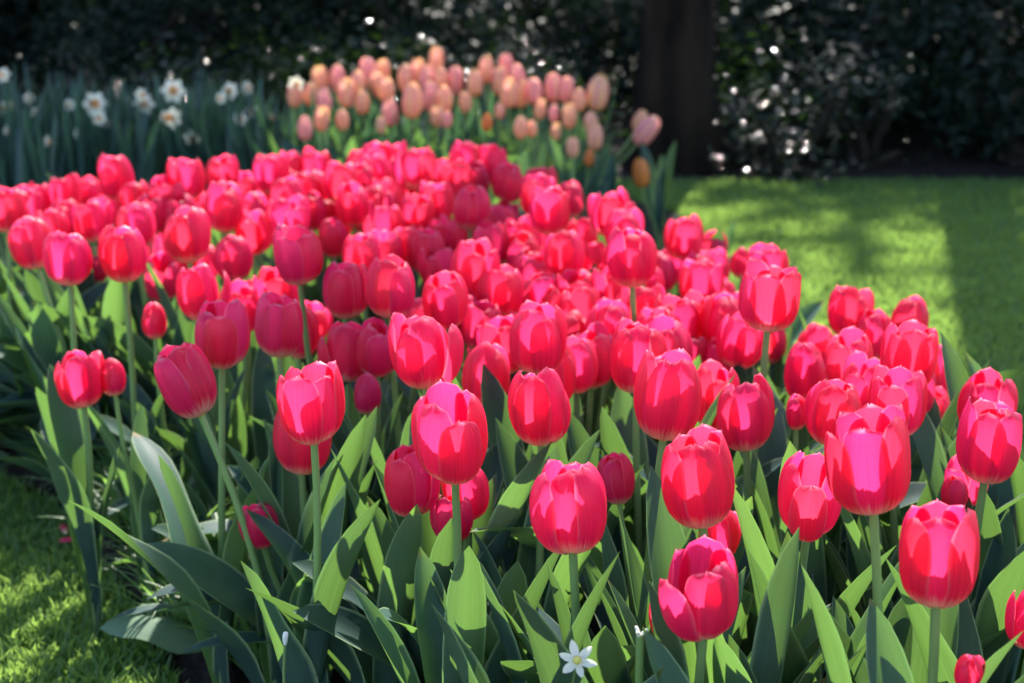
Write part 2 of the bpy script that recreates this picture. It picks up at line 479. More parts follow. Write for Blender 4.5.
def receptacle(mat):
    parts = [tube([(0, 0, -.002), (0, 0, .001), (0, 0, .004), (0, 0, .02), (0, 0, .034), (0, 0, .037)], [.0032, .006, .0062, .0042, .0042, .0005], 8)]
    for k in range(6):
        a = k * pi / 3
        parts.append(tube([(.005 * cos(a), .005 * sin(a), .004), (.0085 * cos(a), .0085 * sin(a), .018), (.0095 * cos(a), .0095 * sin(a), .03), (.0095 * cos(a), .0095 * sin(a), .0305)],
                          [.0009, .0012, .0016, .0002], 5))
    V, F = join(parts)
    return mesh('bloom', V, F, mat, uv=np.tile([[.5, .03]], (len(V), 1)))

REC = receptacle(M['yellow'])
PROTO = []                       # each prototype: six petal meshes
for k in range(12):
    rs = np.random.RandomState(100 + k)
    op = [-.15, 0.0, 0.1, 0.25, 0.05, 0.4, -.1, 0.15, 0.55, 0.3, -.3, 1.0][k]
    PROTO.append([petal_mesh('petal', M['red'], rs, i % 2 == 1, op + rs.uniform(-.08, .08)) for i in range(6)])
BUD = []
for k in range(3):
    rs = np.random.RandomState(200 + k)
    BUD.append([petal_mesh('petal', M['red'], rs, i % 2 == 1, -0.55, slim=0.86, nu=9, nv=13) for i in range(6)])

def leaf_mesh(name, mat, rs, L, Wd, lean0, lean1, fold=0.5, wave=0.0, nu=7, nv=17, twist=0.0, wpow=1.0):
    """Tulip leaf rising from the ground: lean angles (rad, from vertical) at foot and tip; bends towards -Y."""
    v = np.linspace(0, 1, nv)
    lean = lean0 + (lean1 - lean0) * v ** 1.4
    ds = L / (nv - 1)
    sy = np.concatenate([[0], np.cumsum(np.sin(lean[:-1]) * ds)])
    sz = np.concatenate([[0], np.cumsum(np.cos(lean[:-1]) * ds)])
    hw = Wd / 2 * smooth_interp(v, [0, .12, .3, .5, .7, .86, .95, 1], [.32, .55, .86, 1.0, .94, .70, .36, .01])
    u = np.linspace(-1, 1, nu)
    U, Vv = np.meshgrid(u, v)
    fo = fold * (1.5 - 1.0 * Vv)                    # deep channel at the foot, flatter above
    ang = U * 0 + fo
    wv = wave * Wd * np.abs(U) ** 2 * np.sin(9 * Vv + rs.uniform(0, 6) + 1.4 * np.sign(U)) * np.sin(pi * Vv)
    X = U * hw[:, None] * np.cos(ang)
    Nn = np.abs(U) ** 1.6 * hw[:, None] * np.sin(ang) + wv
    tw = twist * Vv
    X2 = X * np.cos(tw) - Nn * np.sin(tw)
    N2 = X * np.sin(tw) + Nn * np.cos(tw)
    ny = np.cos(lean)[:, None]; nz_ = np.sin(lean)[:, None]   # inner normal points up and back
    Y = -sy[:, None] + N2 * ny
    Z = sz[:, None] + N2 * nz_
    side = 0.02 * rs.uniform(-1, 1) * Vv ** 2 * L / .3
    P = np.stack([X2 + side, Y, Z], -1).reshape(-1, 3)
    uv = np.stack([(U + 1) / 2, Vv], -1).reshape(-1, 2)
    return mesh(name, P, grid_faces(nu, nv), mat, uv=uv)

LEAF_UP, LEAF_OUT, LEAF_FLOP = [], [], []
for k in range(12):
    rs = np.random.RandomState(300 + k)
    LEAF_UP.append(leaf_mesh('leaf', M['leaf'], rs, rs.uniform(.27, .36), rs.uniform(.038, .054), rad(rs.uniform(4, 12)), rad(rs.uniform(8, 34)), fold=rs.uniform(.45, .95), wave=rs.uniform(.04, .20), twist=rs.uniform(-.6, .6)))
for k in range(10):
    rs = np.random.RandomState(330 + k)
    LEAF_OUT.append(leaf_mesh('leaf', M['leaf'], rs, rs.uniform(.28, .36), rs.uniform(.046, .062), rad(rs.uniform(14, 28)), rad(rs.uniform(50, 85)), fold=rs.uniform(.25, .5), wave=rs.uniform(.05, .2), twist=rs.uniform(-.7, .7)))
for k in range(6):
    rs = np.random.RandomState(360 + k)
    LEAF_FLOP.append(leaf_mesh('leaf', M['leaf'], rs, rs.uniform(.28, .36), rs.uniform(.05, .066), rad(rs.uniform(28, 45)), rad(rs.uniform(95, 125)), fold=rs.uniform(.2, .4), wave=rs.uniform(.05, .2), twist=rs.uniform(-.6, .6)))

def stem_between(base, tip, tipdir, r0, r1, name='stem', mat=None, n=9, rnd=random):
    """Stem mesh in the thing's own space: from (0,0,0) to tip, arriving along tipdir."""
    b = Vector((0, 0, 0)); t = Vector(tip)
    L = t.length
    c1 = b + Vector((rnd.uniform(-.05, .05), rnd.uniform(-.05, .05), 1)) * (L * .4)
    c2 = t - Vector(tipdir) * (L * .35)
    P, Rr = [], []
    for i in range(n):
        s = i / (n - 1)
        P.append(b * (1 - s) ** 3 + c1 * 3 * s * (1 - s) ** 2 + c2 * 3 * s * s * (1 - s) + t * s ** 3)
        Rr.append(r0 + (r1 - r0) * s)
    V, F = tube(P, Rr, 8)
    return mesh(name, V, F, mat or M['stem'])

# ------------------------------------------------------------------ the red tulips: (px, py, width px, proto or None, lean, label)
# rows marked with a label are the landmarks; the others are described from the landmark they stand next to
T = []
def t(px, py, wpx, label=None, proto=None, lean=0.0, z=None, short=None):
    T.append(dict(px=px, py=py, w=wpx, label=label, proto=proto, lean=lean, z=z, short=short))

# foreground, each plainly visible
t(706, 592, 74, 'red tulip with widest open cup at the front edge, in front of a smaller bloom', 9, short='open cup at the front edge')
t(668, 619, 34, 'small red tulip half hidden on the left of the front open cup', short=None, z=.36)
t(937, 556, 82, 'large sunlit red tulip with dark petal shadows at the lower right of bed', 5, short='shadow-patterned tulip at lower right')
t(571, 505, 76, 'large egg-shaped red tulip standing above the small white star flower', 1, short='egg-shaped tulip above the star flower')
t(617, 481, 32, 'small red tulip bud-like bloom right beside the large egg-shaped tulip', 'bud', short=None)
t(699, 480, 76, 'large red tulip directly behind and above the front open cup', 3, short='large tulip above the open cup')
t(718, 532, 42, 'red tulip mostly hidden under the large bloom behind the front open cup', z=.36)
t(812, 495, 64, 'red tulip on bare straight stem left of the shadow-patterned lower right one', 4, short='straight-stemmed tulip at lower right')
t(870, 461, 84, 'broad red tulip with jagged flared rim at the front right, on thick stem', 8, short='jagged-rimmed broad tulip')
t(411, 481, 54, 'red tulip with flat-topped cup left of centre, lower than its right neighbour', 7, short='flat-topped cup left of centre')
t(452, 435, 74, 'big bright red tulip with notched top just right of the flat-topped cup', 3, short='big notched tulip left of centre')
t(453, 517, 38, 'small straight-sided red tulip low under the big notched bloom', 0, z=.33, short='small low tulip under the notched one')
t(466, 490, 48, 'pink tulip nearly hidden behind the big notched bloom', z=.36)
t(258, 523, 38, 'lone small red tulip leaning right, low among leaves at front left', 6, z=.27, lean=-.25, short='lone low tulip at front left')
t(311, 401, 66, 'red tulip with spread petal tips, upper one of the pair at left of centre', 5, short='upper tulip of the left pair')
t(302, 436, 60, 'red tulip directly below and behind the spread-tipped one, lower of pair', 1, z=.37)
t(186, 381, 58, 'red tulip tilted to the left with sun through its petals, left flank', 7, lean=-.35, short='tilted tulip on the left flank')
t(80, 380, 40, 'small red tulip on thin stem over lawn-side leaves, farthest left low bloom', 2, z=.36, short='low far-left tulip')
t(113, 377, 26, 'tiny red tulip bud touching the right of the low far-left bloom', 'bud', z=.36)
t(155, 321, 25, 'tiny dark red bud among leaves on the left flank', 'bud', z=.38)
t(222, 331, 58, 'dark red tulip with water-spotted pointed petals, left of centre', 9, short='spotted dark tulip left of centre')
t(540, 405, 63, 'smooth oval red tulip in the middle of the bed, front of the crowd', 0, short='smooth oval tulip mid-bed')
t(487, 377, 50, 'narrow upright red tulip left of the smooth oval one in mid-bed', 10, short='narrow upright tulip mid-bed')
t(422, 349, 62, 'round glowing pink-red tulip, rightmost of three in a close row', 1, short='glowing rightmost of the close three')
t(377, 345, 48, 'red tulip in the middle of a close row of three left of centre', 4)
t(347, 350, 46, 'red tulip at the left end of a close row of three', 2)
t(367, 394, 28, 'small red tulip low in shade beneath the close row of three', 'bud', z=.36)
t(669, 396, 70, 'large red tulip with one broad front petal, right of centre', 7, short='broad-petalled tulip right of centre')
t(746, 415, 56, 'red tulip with spread tip petals, right neighbour of the broad-petalled one', 6, short='spread-tipped neighbour of the broad-petalled tulip')
t(714, 398, 48, 'red tulip squeezed between two larger blooms right of centre', 2)
t(990, 441, 66, 'large red tulip at the right edge of picture, beside sunlit lawn', 9, short='large right-edge tulip')
t(986, 402, 54, 'red tulip directly behind the large right-edge bloom, tips showing above it', 4)
t(965, 478, 38, 'dim red tulip low below the large right-edge bloom', z=.38)
t(955, 494, 26, 'small red bud low at right, left of the right-edge stems', 'bud', z=.36)
t(1036, 617, 54, 'red tulip cut off by the right side of picture, low down', 2, z=.36)
t(968, 674, 26, 'red bud peeking up at the very bottom right', 'bud', z=.38)
t(847, 309, 41, 'lone red tulip standing clear against the lawn, left of two', 2, short='lone tulip against the lawn')
t(910, 317, 39, 'dome-shaped magenta tulip standing clear against lawn, right of two', 10, short='dome-shaped tulip against the lawn')
t(770, 287, 62, 'wide open red tulip with splayed petals at the right edge, tall above lawn', 8, short='splayed wide tulip by the lawn')
t(767, 256, 42, 'red tulip directly behind the splayed wide one by the lawn', 5)
t(741, 262, 22, 'single narrow red bloom poking out left of the splayed wide one', 'bud')
t(804, 374, 44, 'smooth red tulip at the left end of the right-hand front cluster', 0, short='smooth left-end tulip of right cluster')
t(848, 361, 48, 'red tulip at centre back of the right-hand cluster, under the lone one', 3, short='centre-back tulip of right cluster')
t(854, 337, 34, None); t(880, 352, 36, None)
t(910, 356, 56, 'broad red tulip at top of the right-hand cluster, under the dome-shaped one', 5, short='broad top tulip of right cluster')
t(937, 372, 38, 'red tulip in shade at the right rim of the right-hand cluster', 0)
t(835, 408, 60, 'glowing red tulip above left of the jagged-rimmed broad bloom', 4, short='glowing tulip left in right cluster')
t(897, 401, 58, 'glowing red tulip above right of the jagged-rimmed broad bloom', 5, short='glowing tulip right in right cluster')
t(930, 412, 40, None); t(796, 414, 22, 'tiny red bud in the gap left of the right-hand cluster', 'bud', z=.4)
t(655, 281, 20, 'small pale pink and cream bud in the gap at the right edge of crowd', 'bud', z=.42)
# crowd, middle and right
t(554, 373, 52, None); t(538, 336, 60, 'broad rounded tulip in the crowd, above the smooth oval one', 7, short='broad rounded crowd tulip')
t(574, 338, 42, None); t(517, 302, 36, None); t(481, 322, 42, None); t(452, 338, 38, None); t(525, 330, 40, None)
t(611, 327, 44, None); t(637, 356, 58, 'long red tulip with a smooth front, left of the broad-petalled one', 1, short='long smooth-fronted tulip')
t(630, 308, 40, None); t(676, 322, 46, 'red tulip tall and narrow-shouldered in the right half of crowd', 3, short='tall right-half crowd tulip'); t(644, 297, 42, None)
t(708, 337, 36, None); t(665, 352, 46, None); t(724, 318, 44, None); t(742, 338, 44, None)
t(769, 341, 34, 'red tulip on a tall bare stem at the right rim of the crowd, beside lawn', 6, short='tall bare-stemmed rim tulip')
t(723, 368, 40, None); t(693, 360, 40, None)
t(702, 273, 40, None); t(717, 288, 36, None); t(697, 262, 34, None); t(714, 260, 30, None)
t(675, 256, 32, None); t(685, 228, 36, 'topmost red tulip in the small group beside the far lawn', 4, short='topmost of the lawn-side group'); t(712, 240, 28, None)
t(688, 246, 32, None)
t(631, 250, 52, 'large bright tulip with clean oval side, right of the middle of crowd', 0, short='large clean oval tulip'); t(623, 221, 38, None)
t(611, 205, 36, 'red tulip at the back right corner of crowd near the peach tulips', 2, short='back right corner tulip')
t(592, 254, 32, None); t(617, 279, 42, None); t(580, 287, 44, None); t(543, 284, 40, None); t(540, 265, 36, None)
t(500, 279, 44, 'rounded pink tulip glowing in the very middle of the crowd', 3, short='glowing tulip in the very middle'); t(564, 243, 42, None); t(583, 229, 32, None)
t(552, 222, 30, None); t(526, 228, 38, None); t(523, 247, 36, None); t(558, 256, 36, None); t(604, 300, 38, None); t(566, 310, 40, None)
t(549, 198, 42, 'wide tulip at the back, front one of the group of four near peach tulips', 5, short='wide tulip of the back group of four'); t(538, 186, 36, None)
t(540, 178, 30, None); t(570, 193, 29, 'narrow tulip at right of the back group of four', 10); t(526, 206, 22, None)
t(497, 217, 32, None); t(503, 212, 28, None); t(463, 225, 34, None); t(491, 235, 36, None)
t(472, 256, 46, 'broad flat-topped tulip with white sun on its rim, left of crowd middle', 7, short='broad flat-topped crowd tulip'); t(437, 264, 32, None)
t(445, 295, 48, 'tulip with two bright bulging petals in the middle, behind the glowing round one', 4, short='bulging-petalled middle tulip'); t(410, 298, 30, None); t(474, 281, 28, None)
t(484, 300, 34, None); t(514, 304, 36, None)
# crowd, shaded middle left
t(390, 281, 52, 'large dark magenta tulip in shade, right one of two side by side', 4, short='right of the two shaded magenta tulips')
t(345, 284, 48, 'dark magenta tulip in shade, left one of two side by side', 2, short='left of the two shaded magenta tulips')
t(297, 247, 52, 'large shaded crimson tulip with tall pointed petals, left half of crowd', 9, short='large shaded crimson tulip')
t(312, 284, 24, None); t(278, 281, 42, None); t(246, 293, 38, None); t(279, 324, 52, 'wide dark red tulip right of the water-spotted one', 5, short='wide dark tulip right of spotted one')
t(311, 319, 38, None); t(243, 305, 40, None); t(333, 229, 32, None); t(345, 222, 28, None); t(362, 246, 38, None); t(386, 245, 36, None)
t(405, 238, 34, None); t(427, 243, 36, None); t(386, 217, 34, None); t(408, 217, 30, None); t(403, 229, 32, None); t(440, 230, 32, None)
t(417, 206, 34, None); t(437, 193, 33, 'tall dark crimson tulip in shade near the back middle', 9, short='tall dark tulip near the back middle'); t(424, 181, 28, None); t(444, 170, 26, None)
t(464, 152, 32, 'dark red tulip at the back under the peach tulips, left of three', 2, short='dark back tulip under the peach ones'); t(489, 158, 30, None)
t(507, 174, 31, 'clean dark red tulip at the right end of the back row, on visible stem', 0, short='right-end tulip of the back row')
t(459, 174, 30, None); t(476, 173, 30, None); t(472, 197, 38, None); t(455, 199, 26, None)
t(420, 158, 34, 'tallest bright tulip in the back middle row under the peach blooms', 1, short='tallest bright back-middle tulip')
t(352, 197, 34, None); t(362, 204, 32, None); t(341, 174, 34, None); t(376, 153, 32, None); t(361, 159, 30, None); t(391, 151, 30, None)
t(376, 169, 32, None); t(392, 170, 30, None); t(362, 178, 32, None); t(388, 191, 32, None); t(375, 197, 32, None); t(399, 181, 28, None)
# crowd, left
t(313, 161, 29, None); t(289, 162, 29, None); t(272, 165, 33, 'sunlit tulip at the back left under the leftmost peach bloom', 3, short='back-left tulip under the leftmost peach'); t(286, 178, 30, None); t(309, 181, 34, None)
t(288, 192, 34, None); t(314, 190, 28, None); t(288, 206, 40, None); t(312, 203, 32, None); t(325, 205, 30, None)
t(253, 222, 37, 'sun-bleached pink tulip with white rim, left half of crowd', 7, short='sun-bleached pink tulip'); t(254, 205, 33, None); t(243, 182, 28, None); t(259, 185, 27, None)
t(223, 165, 32, None); t(224, 197, 40, 'long pale-footed tulip in the left half of crowd', 1, short='long pale-footed tulip'); t(202, 206, 28, None); t(211, 229, 22, None)
t(233, 249, 37, 'upright oval tulip standing clear above the left flank leaves', 10, short='upright oval left-flank tulip'); t(205, 254, 30, None)
t(199, 281, 45, 'bright tulip with curled rim low in the left crowd, above the tilted one', 7, short='curled-rim tulip of the left crowd'); t(161, 269, 35, 'small round tulip just left of the curled-rim one', 3, short='small round left tulip')
t(187, 225, 43, 'large tulip at left, right of the two big twin blooms', 4, short='large tulip right of the twins'); t(158, 222, 30, None); t(136, 216, 37, None)
t(122, 247, 49, 'right one of two big twin tulips at far left', 2, short='right twin at far left')
t(67, 250, 49, 'left one of two big twin tulips at far left', 4, short='left twin at far left')
t(92, 259, 30, 'small dark tulip between the two big twin blooms at left', 0)
t(31, 234, 40, 'tulip leaning left at the far left, below the edge ones', 1, lean=-.18, short='left-leaning far-left tulip')
t(186, 169, 36, 'round-topped tulip at the back left, right of the tall lone one', 5, short='round-topped back-left tulip'); t(167, 187, 35, None); t(193, 191, 27, None); t(178, 205, 34, None)
t(116, 168, 36, 'tall lone tulip rising at back left against dark daffodil leaves', 2, short='tall lone back-left tulip')
t(133, 193, 33, None); t(110, 206, 27, None); t(91, 212, 34, None); t(66, 211, 32, None)
t(66, 186, 30, None); t(88, 187, 28, None); t(38, 196, 29, None); t(22, 197, 32, None)
t(6, 199, 38, 'red tulip cut by the left edge of picture, on top of the lawn', 3, short='tulip cut by the left edge')
t(147, 238, 30, None)

for (x, y, ww) in [(870, 333, 40), (818, 350, 40), (915, 386, 44), (503, 343, 46), (592, 356, 46), (656, 330, 44), (462, 312, 42), (580, 312, 42),
                  (700, 318, 42), (178, 250, 36), (672, 352, 46), (300, 330, 42), (750, 308, 40), (868, 385, 50), (575, 362, 48), (420, 318, 42), (530, 262, 38),
                  (660, 264, 34), (150, 205, 34), (50, 222, 34), (440, 257, 36), (325, 182, 32)]:
    t(x, y, ww)
# the listed heights of the crowded blooms are those of what shows above the bloom in front
for q in T:
    if q['py'] < 300 and q['proto'] != 'bud':
        q['py'] += q['w'] * (.19 if q['w'] <= 46 else .07)
Z0 = 0.46
placed = []
rnd = random.Random(7)
order = sorted(range(len(T)), key=lambda i: -(T[i]['py'] + T[i]['w'] * .66))
for i in order:
    q = T[i]
    small = q['proto'] == 'bud'
    # bloom bottom must clear the plants in front: depth from apparent size, tempered by the height of the crowd
    Wn = BW * (0.62 if small else 1.0)
    dsz = Wn * FPX / (q['w'] * 1.0)
    if q['z'] is not None:
        d = depth_z(q['px'], q['py'], q['z'])
    else:
        dz = depth_z(q['px'], q['py'], Z0)
        d = dsz ** .55 * dz ** .45
    for _ in range(80):
        P = at_depth(q['px'], q['py'], d)
        Wr = q['w'] * d / FPX
        hit = False
        for (P2, W2) in placed:
            dv = P - P2
            if abs(dv.z) < .075 and math.hypot(dv.x, dv.y) < 0.365 * (Wr + W2):
                hit = True
                break
        if not hit:
            break
        d += 0.009
    q['P'] = P; q['W'] = Wr; q['d'] = d
    placed.append((P, Wr))

def direction_words(dx, dy):
    a = math.degrees(math.atan2(-dy, dx)) % 360
    return ['right of', 'above and right of', 'above', 'above and left of', 'left of', 'below and left of', 'below', 'below and right of'][int((a + 22.5) // 45) % 8]

def describe(T, noun, shorts):
    """Fill in missing labels from the nearest landmark; close ties get a second word on nearness."""
    used = {q['label'] for q in T if q['label']}
    for q in sorted([q for q in T if not q['label']], key=lambda q: min(math.hypot(q['px'] - s['px'], q['py'] - s['py']) for s in shorts)):
        done = False
        for s in sorted(shorts, key=lambda s: math.hypot(q['px'] - s['px'], q['py'] - s['py'])):
            dx, dy = q['px'] - s['px'], q['py'] - s['py']
            wd = direction_words(dx, dy)
            near = math.hypot(dx, dy) / max(10, s['w'])
            how = 'directly' if near < 1.0 else ('a little' if near < 1.8 else 'farther')
            lab = f"{noun} {how} {wd} the {s['short']}"
            if lab not in used:
                used.add(lab); q['label'] = lab; done = True
                break

describe(T, 'red tulip', [q for q in T if q['short']])

LEFTD = Vector((-1, -.25, 0))
GREEN_AT = []
for i, q in enumerate(T):
    rr = random.Random(1000 + i)
    P, W = q['P'], q['W']
    small = q['proto'] == 'bud'
    s = (1.0 if q['w'] > 46 else 1.06) * W / (BW * (0.86 if small else 1.0))
    # the listed point is the middle of the bloom
    lx = q['lean'] + rr.gauss(0, .05)
    ax = Vector((lx, rr.gauss(-.02, .06), 1)).normalized()
    foot = P - ax * (BH * s * 0.5)
    if small: foot = P - ax * (BH * s * .46)
    bx = foot.x - ax.x * .22 + rr.uniform(-.03, .03); by = foot.y - ax.y * .15 + rr.uniform(-.02, .03)
    base = Vector((bx, by, 0.015))
    root = empty('red_tulip', base)
    tag(root, q['label'], 'tulip', 'red tulips in the bed')
    link('stem', stem_between(base, foot - base + ax * .002, ax, .0050, .0040 if not small else .0028, rnd=rr), root)
    rotm = ax.to_track_quat('Z', 'Y') @ Quaternion((0, 0, 1), rr.uniform(0, 2 * pi))
    bl = link('bloom', REC, root, foot - base)
    bl.rotation_mode = 'QUATERNION'; bl.rotation_quaternion = rotm; bl.scale = (s, s, s * (rr.uniform(.91, 1.02) if q['py'] > 350 else rr.uniform(.84, .93)))
    prot = rr.choice(BUD) if small else PROTO[q['proto'] if q['proto'] is not None else rr.choice([0, 1, 2, 3, 4, 5, 6, 7, 9, 10])]
    for k in range(6):
        pr = link('petal', prot[k], bl, None, (rad(rr.gauss(.8, 3.0) + (rr.uniform(4, 16) if rr.random() < .09 else 0)), 0, k * pi / 3 + rr.uniform(-.10, .10)), (rr.uniform(.93, 1.05), 1, rr.uniform(.92, 1.05)))
    # leaves: two or three, lower ones leaning out of the bed on the left flank
    front = P.y < 2.0
    nl = rr.choice([3, 3, 4]) if front else rr.choice([2, 3])
    a0 = rr.uniform(0, 2 * pi)
    for k in range(nl):
        a = a0 + k * 2 * pi / nl + rr.uniform(-.5, .5)
        pool = LEAF_UP if rr.random() < .72 else LEAF_OUT
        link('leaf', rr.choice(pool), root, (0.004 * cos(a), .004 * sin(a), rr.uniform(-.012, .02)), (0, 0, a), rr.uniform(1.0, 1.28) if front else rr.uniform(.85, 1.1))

# plants that carry leaves only: on the left flank and along the front
def leaf_plant(x, y, label, rr, n, flop, group, bias=None, big=1.0):
    root = empty('tulip_foliage', (x, y, 0.012))
    tag(root, label, 'tulip leaves', group)
    a0 = rr.uniform(0, 2 * pi)
    for k in range(n):
        a = a0 + k * 2 * pi / n + rr.uniform(-.5, .5)
        if bias is not None:
            a = bias + rr.gauss(0, .75)
        r = rr.random()
        pool = LEAF_FLOP if r < flop * .45 else (LEAF_OUT if r < flop else LEAF_UP)
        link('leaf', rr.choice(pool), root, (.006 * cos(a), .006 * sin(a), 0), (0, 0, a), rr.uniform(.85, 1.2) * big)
    return root

rr = random.Random(55)
k = 0
LEFT_EDGE = [(-0.06, 1.45), (-0.17, 1.78), (-0.27, 2.08), (-0.44, 2.38), (-0.72, 2.68), (-0.95, 2.93)]
for i in range(22):
    s = rr.uniform(0, len(LEFT_EDGE) - 1.001); a = int(s); f = s - a
    x = LEFT_EDGE[a][0] * (1 - f) + LEFT_EDGE[a + 1][0] * f + rr.uniform(.06, .28)
    y = LEFT_EDGE[a][1] * (1 - f) + LEFT_EDGE[a + 1][1] * f + rr.uniform(-.04, .08)
    # -Y of the leaf turned towards the lawn (left and near)
    leaf_plant(x, y, 'flowerless clump of broad grey-green tulip leaves spilling over the left edge of bed', rr, rr.choice([3, 4]), .6, 'flowerless tulip leaves along the left edge', bias=rad(-55))
for i in range(46):
    x = rr.uniform(-.16, .72); y = rr.uniform(1.25, 2.0)
    leaf_plant(x, y, 'flowerless clump of upright tulip leaves between the stems along the front of bed', rr, rr.choice([2, 3]), .15, 'flowerless tulip leaves along the front', big=1.1)

for i in range(32):
    f = .28 + .72 * i / 31
    x = -.62 - .55 * f + rr.uniform(.0, .22); y = 2.42 + .75 * f + rr.uniform(-.08, .08)
    leaf_plant(x, y, 'flowerless clump of broad tulip leaves at the far left of bed, sunlit from behind', rr, rr.choice([3, 4]), .5, 'flowerless tulip leaves at the far left', bias=rad(-50))

for (px, py) in [(20, 425), (55, 440), (90, 455), (40, 405), (120, 480), (75, 425), (150, 520), (130, 455), (185, 560), (205, 610), (165, 500), (240, 650)]:
    p = at_z(px + 34, py + 14, .01)
    leaf_plant(p.x, p.y, 'small flowerless clump of short tulip leaves right at the lawn edge', rr, 4, .8, 'small leaf clumps at the lawn edge', bias=rad(-50), big=.72)

# ------------------------------------------------------------------ thin grassy tufts along the left edge
def blade_set(rs, n, L, W, spread, nv=8):
    V, F, UVs = [], [], []
    for b in range(n):
        a = rs.uniform(0, 2 * pi); ln = L * rs.uniform(.6, 1.1); l0 = rad(rs.uniform(5, 35)); l1 = rad(rs.uniform(40, 110)) * spread
        v = np.linspace(0, 1, nv)
        le = l0 + (l1 - l0) * v
        ds = ln / (nv - 1)
        rr_ = np.concatenate([[0], np.cumsum(np.sin(le[:-1]) * ds)]); zz = np.concatenate([[0], np.cumsum(np.cos(le[:-1]) * ds)])
        hw = W / 2 * np.array([.7 + .3 * min(1, x * 4) if x < .6 else max(.05, 1 - ((x - .6) / .4) ** 2) for x in v])
        ox, oy = rs.uniform(-.015, .015, 2)
        ca, sa = cos(a), sin(a)
        i0 = len(V)
        for j in range(nv):
            for sgn in (-1, 0, 1):
                V.append((ox + ca * rr_[j] - sa * sgn * hw[j], oy + sa * rr_[j] + ca * sgn * hw[j], zz[j] + abs(sgn) * hw[j] * .5))
                UVs.append((.5 + .5 * sgn, v[j]))
        F += [tuple(i0 + x for x in f) for f in grid_faces(3, nv)]
    return V, F, UVs

TUFT = []
for k in range(5):
    rs = np.random.RandomState(400 + k)
    V, F, UVs = blade_set(rs, 34, .19, .0042, 1.0)
    TUFT.append(mesh('grass_tuft', V, F, M['tuft'], uv=UVs))
rr = random.Random(77)
tuft_px = [(60, 470), (95, 500), (130, 520), (165, 540), (120, 560), (150, 590), (190, 575), (205, 655), (235, 670), (110, 455), (60, 440), (30, 425), (100, 430), (140, 480), (180, 610), (45, 455), (75, 490), (112, 525), (100, 470), (125, 495), (150, 515), (85, 445), (170, 560), (135, 545), (20, 445), (70, 425), (150, 625), (215, 600), (190, 640), (55, 495), (88, 520), (120, 470), (155, 575)]
tl = ['uppermost thin-leaved tuft where the bed meets the lawn', 'thin-leaved grassy tuft arching over soil along the left bed edge']
for i, (px, py) in enumerate(tuft_px):
    p = at_z(px + 26, py + 10, 0.01)
    o = link('grass_tuft', rr.choice(TUFT), None, (p.x, p.y, .008), (0, 0, rr.uniform(0, 6.28)), rr.uniform(.75, 1.1))
    tag(o, tl[1], 'grass tuft', 'thin-leaved tufts along the left edge')

# ------------------------------------------------------------------ small things in the foreground
def star_petal():
    rs = np.random.RandomState(5)
    nv, nu = 9, 5
    v = np.linspace(0, 1, nv); u = np.linspace(-1, 1, nu)
    U, Vv = np.meshgrid(u, v)
    hw = .0042 * np.interp(v, [0, .25, .55, .85, 1], [.45, .85, 1, .6, .02])
    P = np.stack([U * hw[:, None], .002 + Vv * .0175, .004 * Vv ** 1.5 + .001 * U ** 2], -1).reshape(-1, 3)
    return mesh('petal', P, grid_faces(nu, nv), M['white'], uv=np.stack([(U + 1) / 2, Vv * .8 + .2], -1).reshape(-1, 2))
P = at_depth(577, 661, 1.42)
root = empty('star_flower', (P.x + .004, P.y + .01, .015))
tag(root, 'small white six-petalled star flower with yellow centre low at the front', 'flower')
tp = P - root.location
ax = Vector((.05, -.75, .65)).normalized()
link('stem', stem_between(None, tp - ax * .003, ax, .0016, .0012), root)
V, F = tube([(0, 0, -.003), (0, 0, 0), (0, 0, .003), (0, 0, .006), (0, 0, .0062)], [.001, .003, .0038, .002, .0003], 10)
fl = link('flower_centre', mesh('flower_centre', V, F, M['yellow']), root, tp)
fl.rotation_mode = 'QUATERNION'; fl.rotation_quaternion = ax.to_track_quat('Z', 'Y')
sp = star_petal()
for k in range(6):
    link('petal', sp, fl, None, (rad([-8, 4, 10, -3, 6, -10][k]), 0, k * pi / 3 + .2), [.92, .84, .95, .78, .9, .88][k])

P = at_depth(640, 634, 1.46)
root = empty('cut_stem', (P.x, P.y + .005, .015))
tag(root, 'bare green flower stem with a pale broken tip, right of the star flower', 'stem')
tp = P - root.location
link('stem', stem_between(None, tp, Vector((0, 0, 1)), .0044, .0036), root)
parts = []
for k in range(3):
    a = k * 2.1
    parts.append(tube([(.001 * cos(a), .001 * sin(a), -.003), (.003 * cos(a), .003 * sin(a), .001), (.006 * cos(a), .006 * sin(a), .004), (.0075 * cos(a), .0075 * sin(a), .0045)], [.0018, .0018, .0014, .0003], 6))
V, F = join(parts)
link('broken_tip', mesh('broken_tip', V, F, M['paper']), root, tp)

P = at_depth(285, 641, 1.70)
root = empty('withered_stalk', (P.x, P.y, .012))
tag(root, 'thin stalk with a white papery stub at top, among leaves at lower left', 'stalk')
tp = P - root.location
link('stem', stem_between(None, tp, Vector((.1, 0, 1)), .0018, .0014), root)
V, F = tube([(0, 0, -.004), (0, 0, 0), (.0005, 0, .005), (.001, 0, .009), (.001, 0, .0092)], [.0015, .0026, .0030, .0026, .0004], 8)
link('papery_stub', mesh('papery_stub', V, F, M['paper']), root, tp)

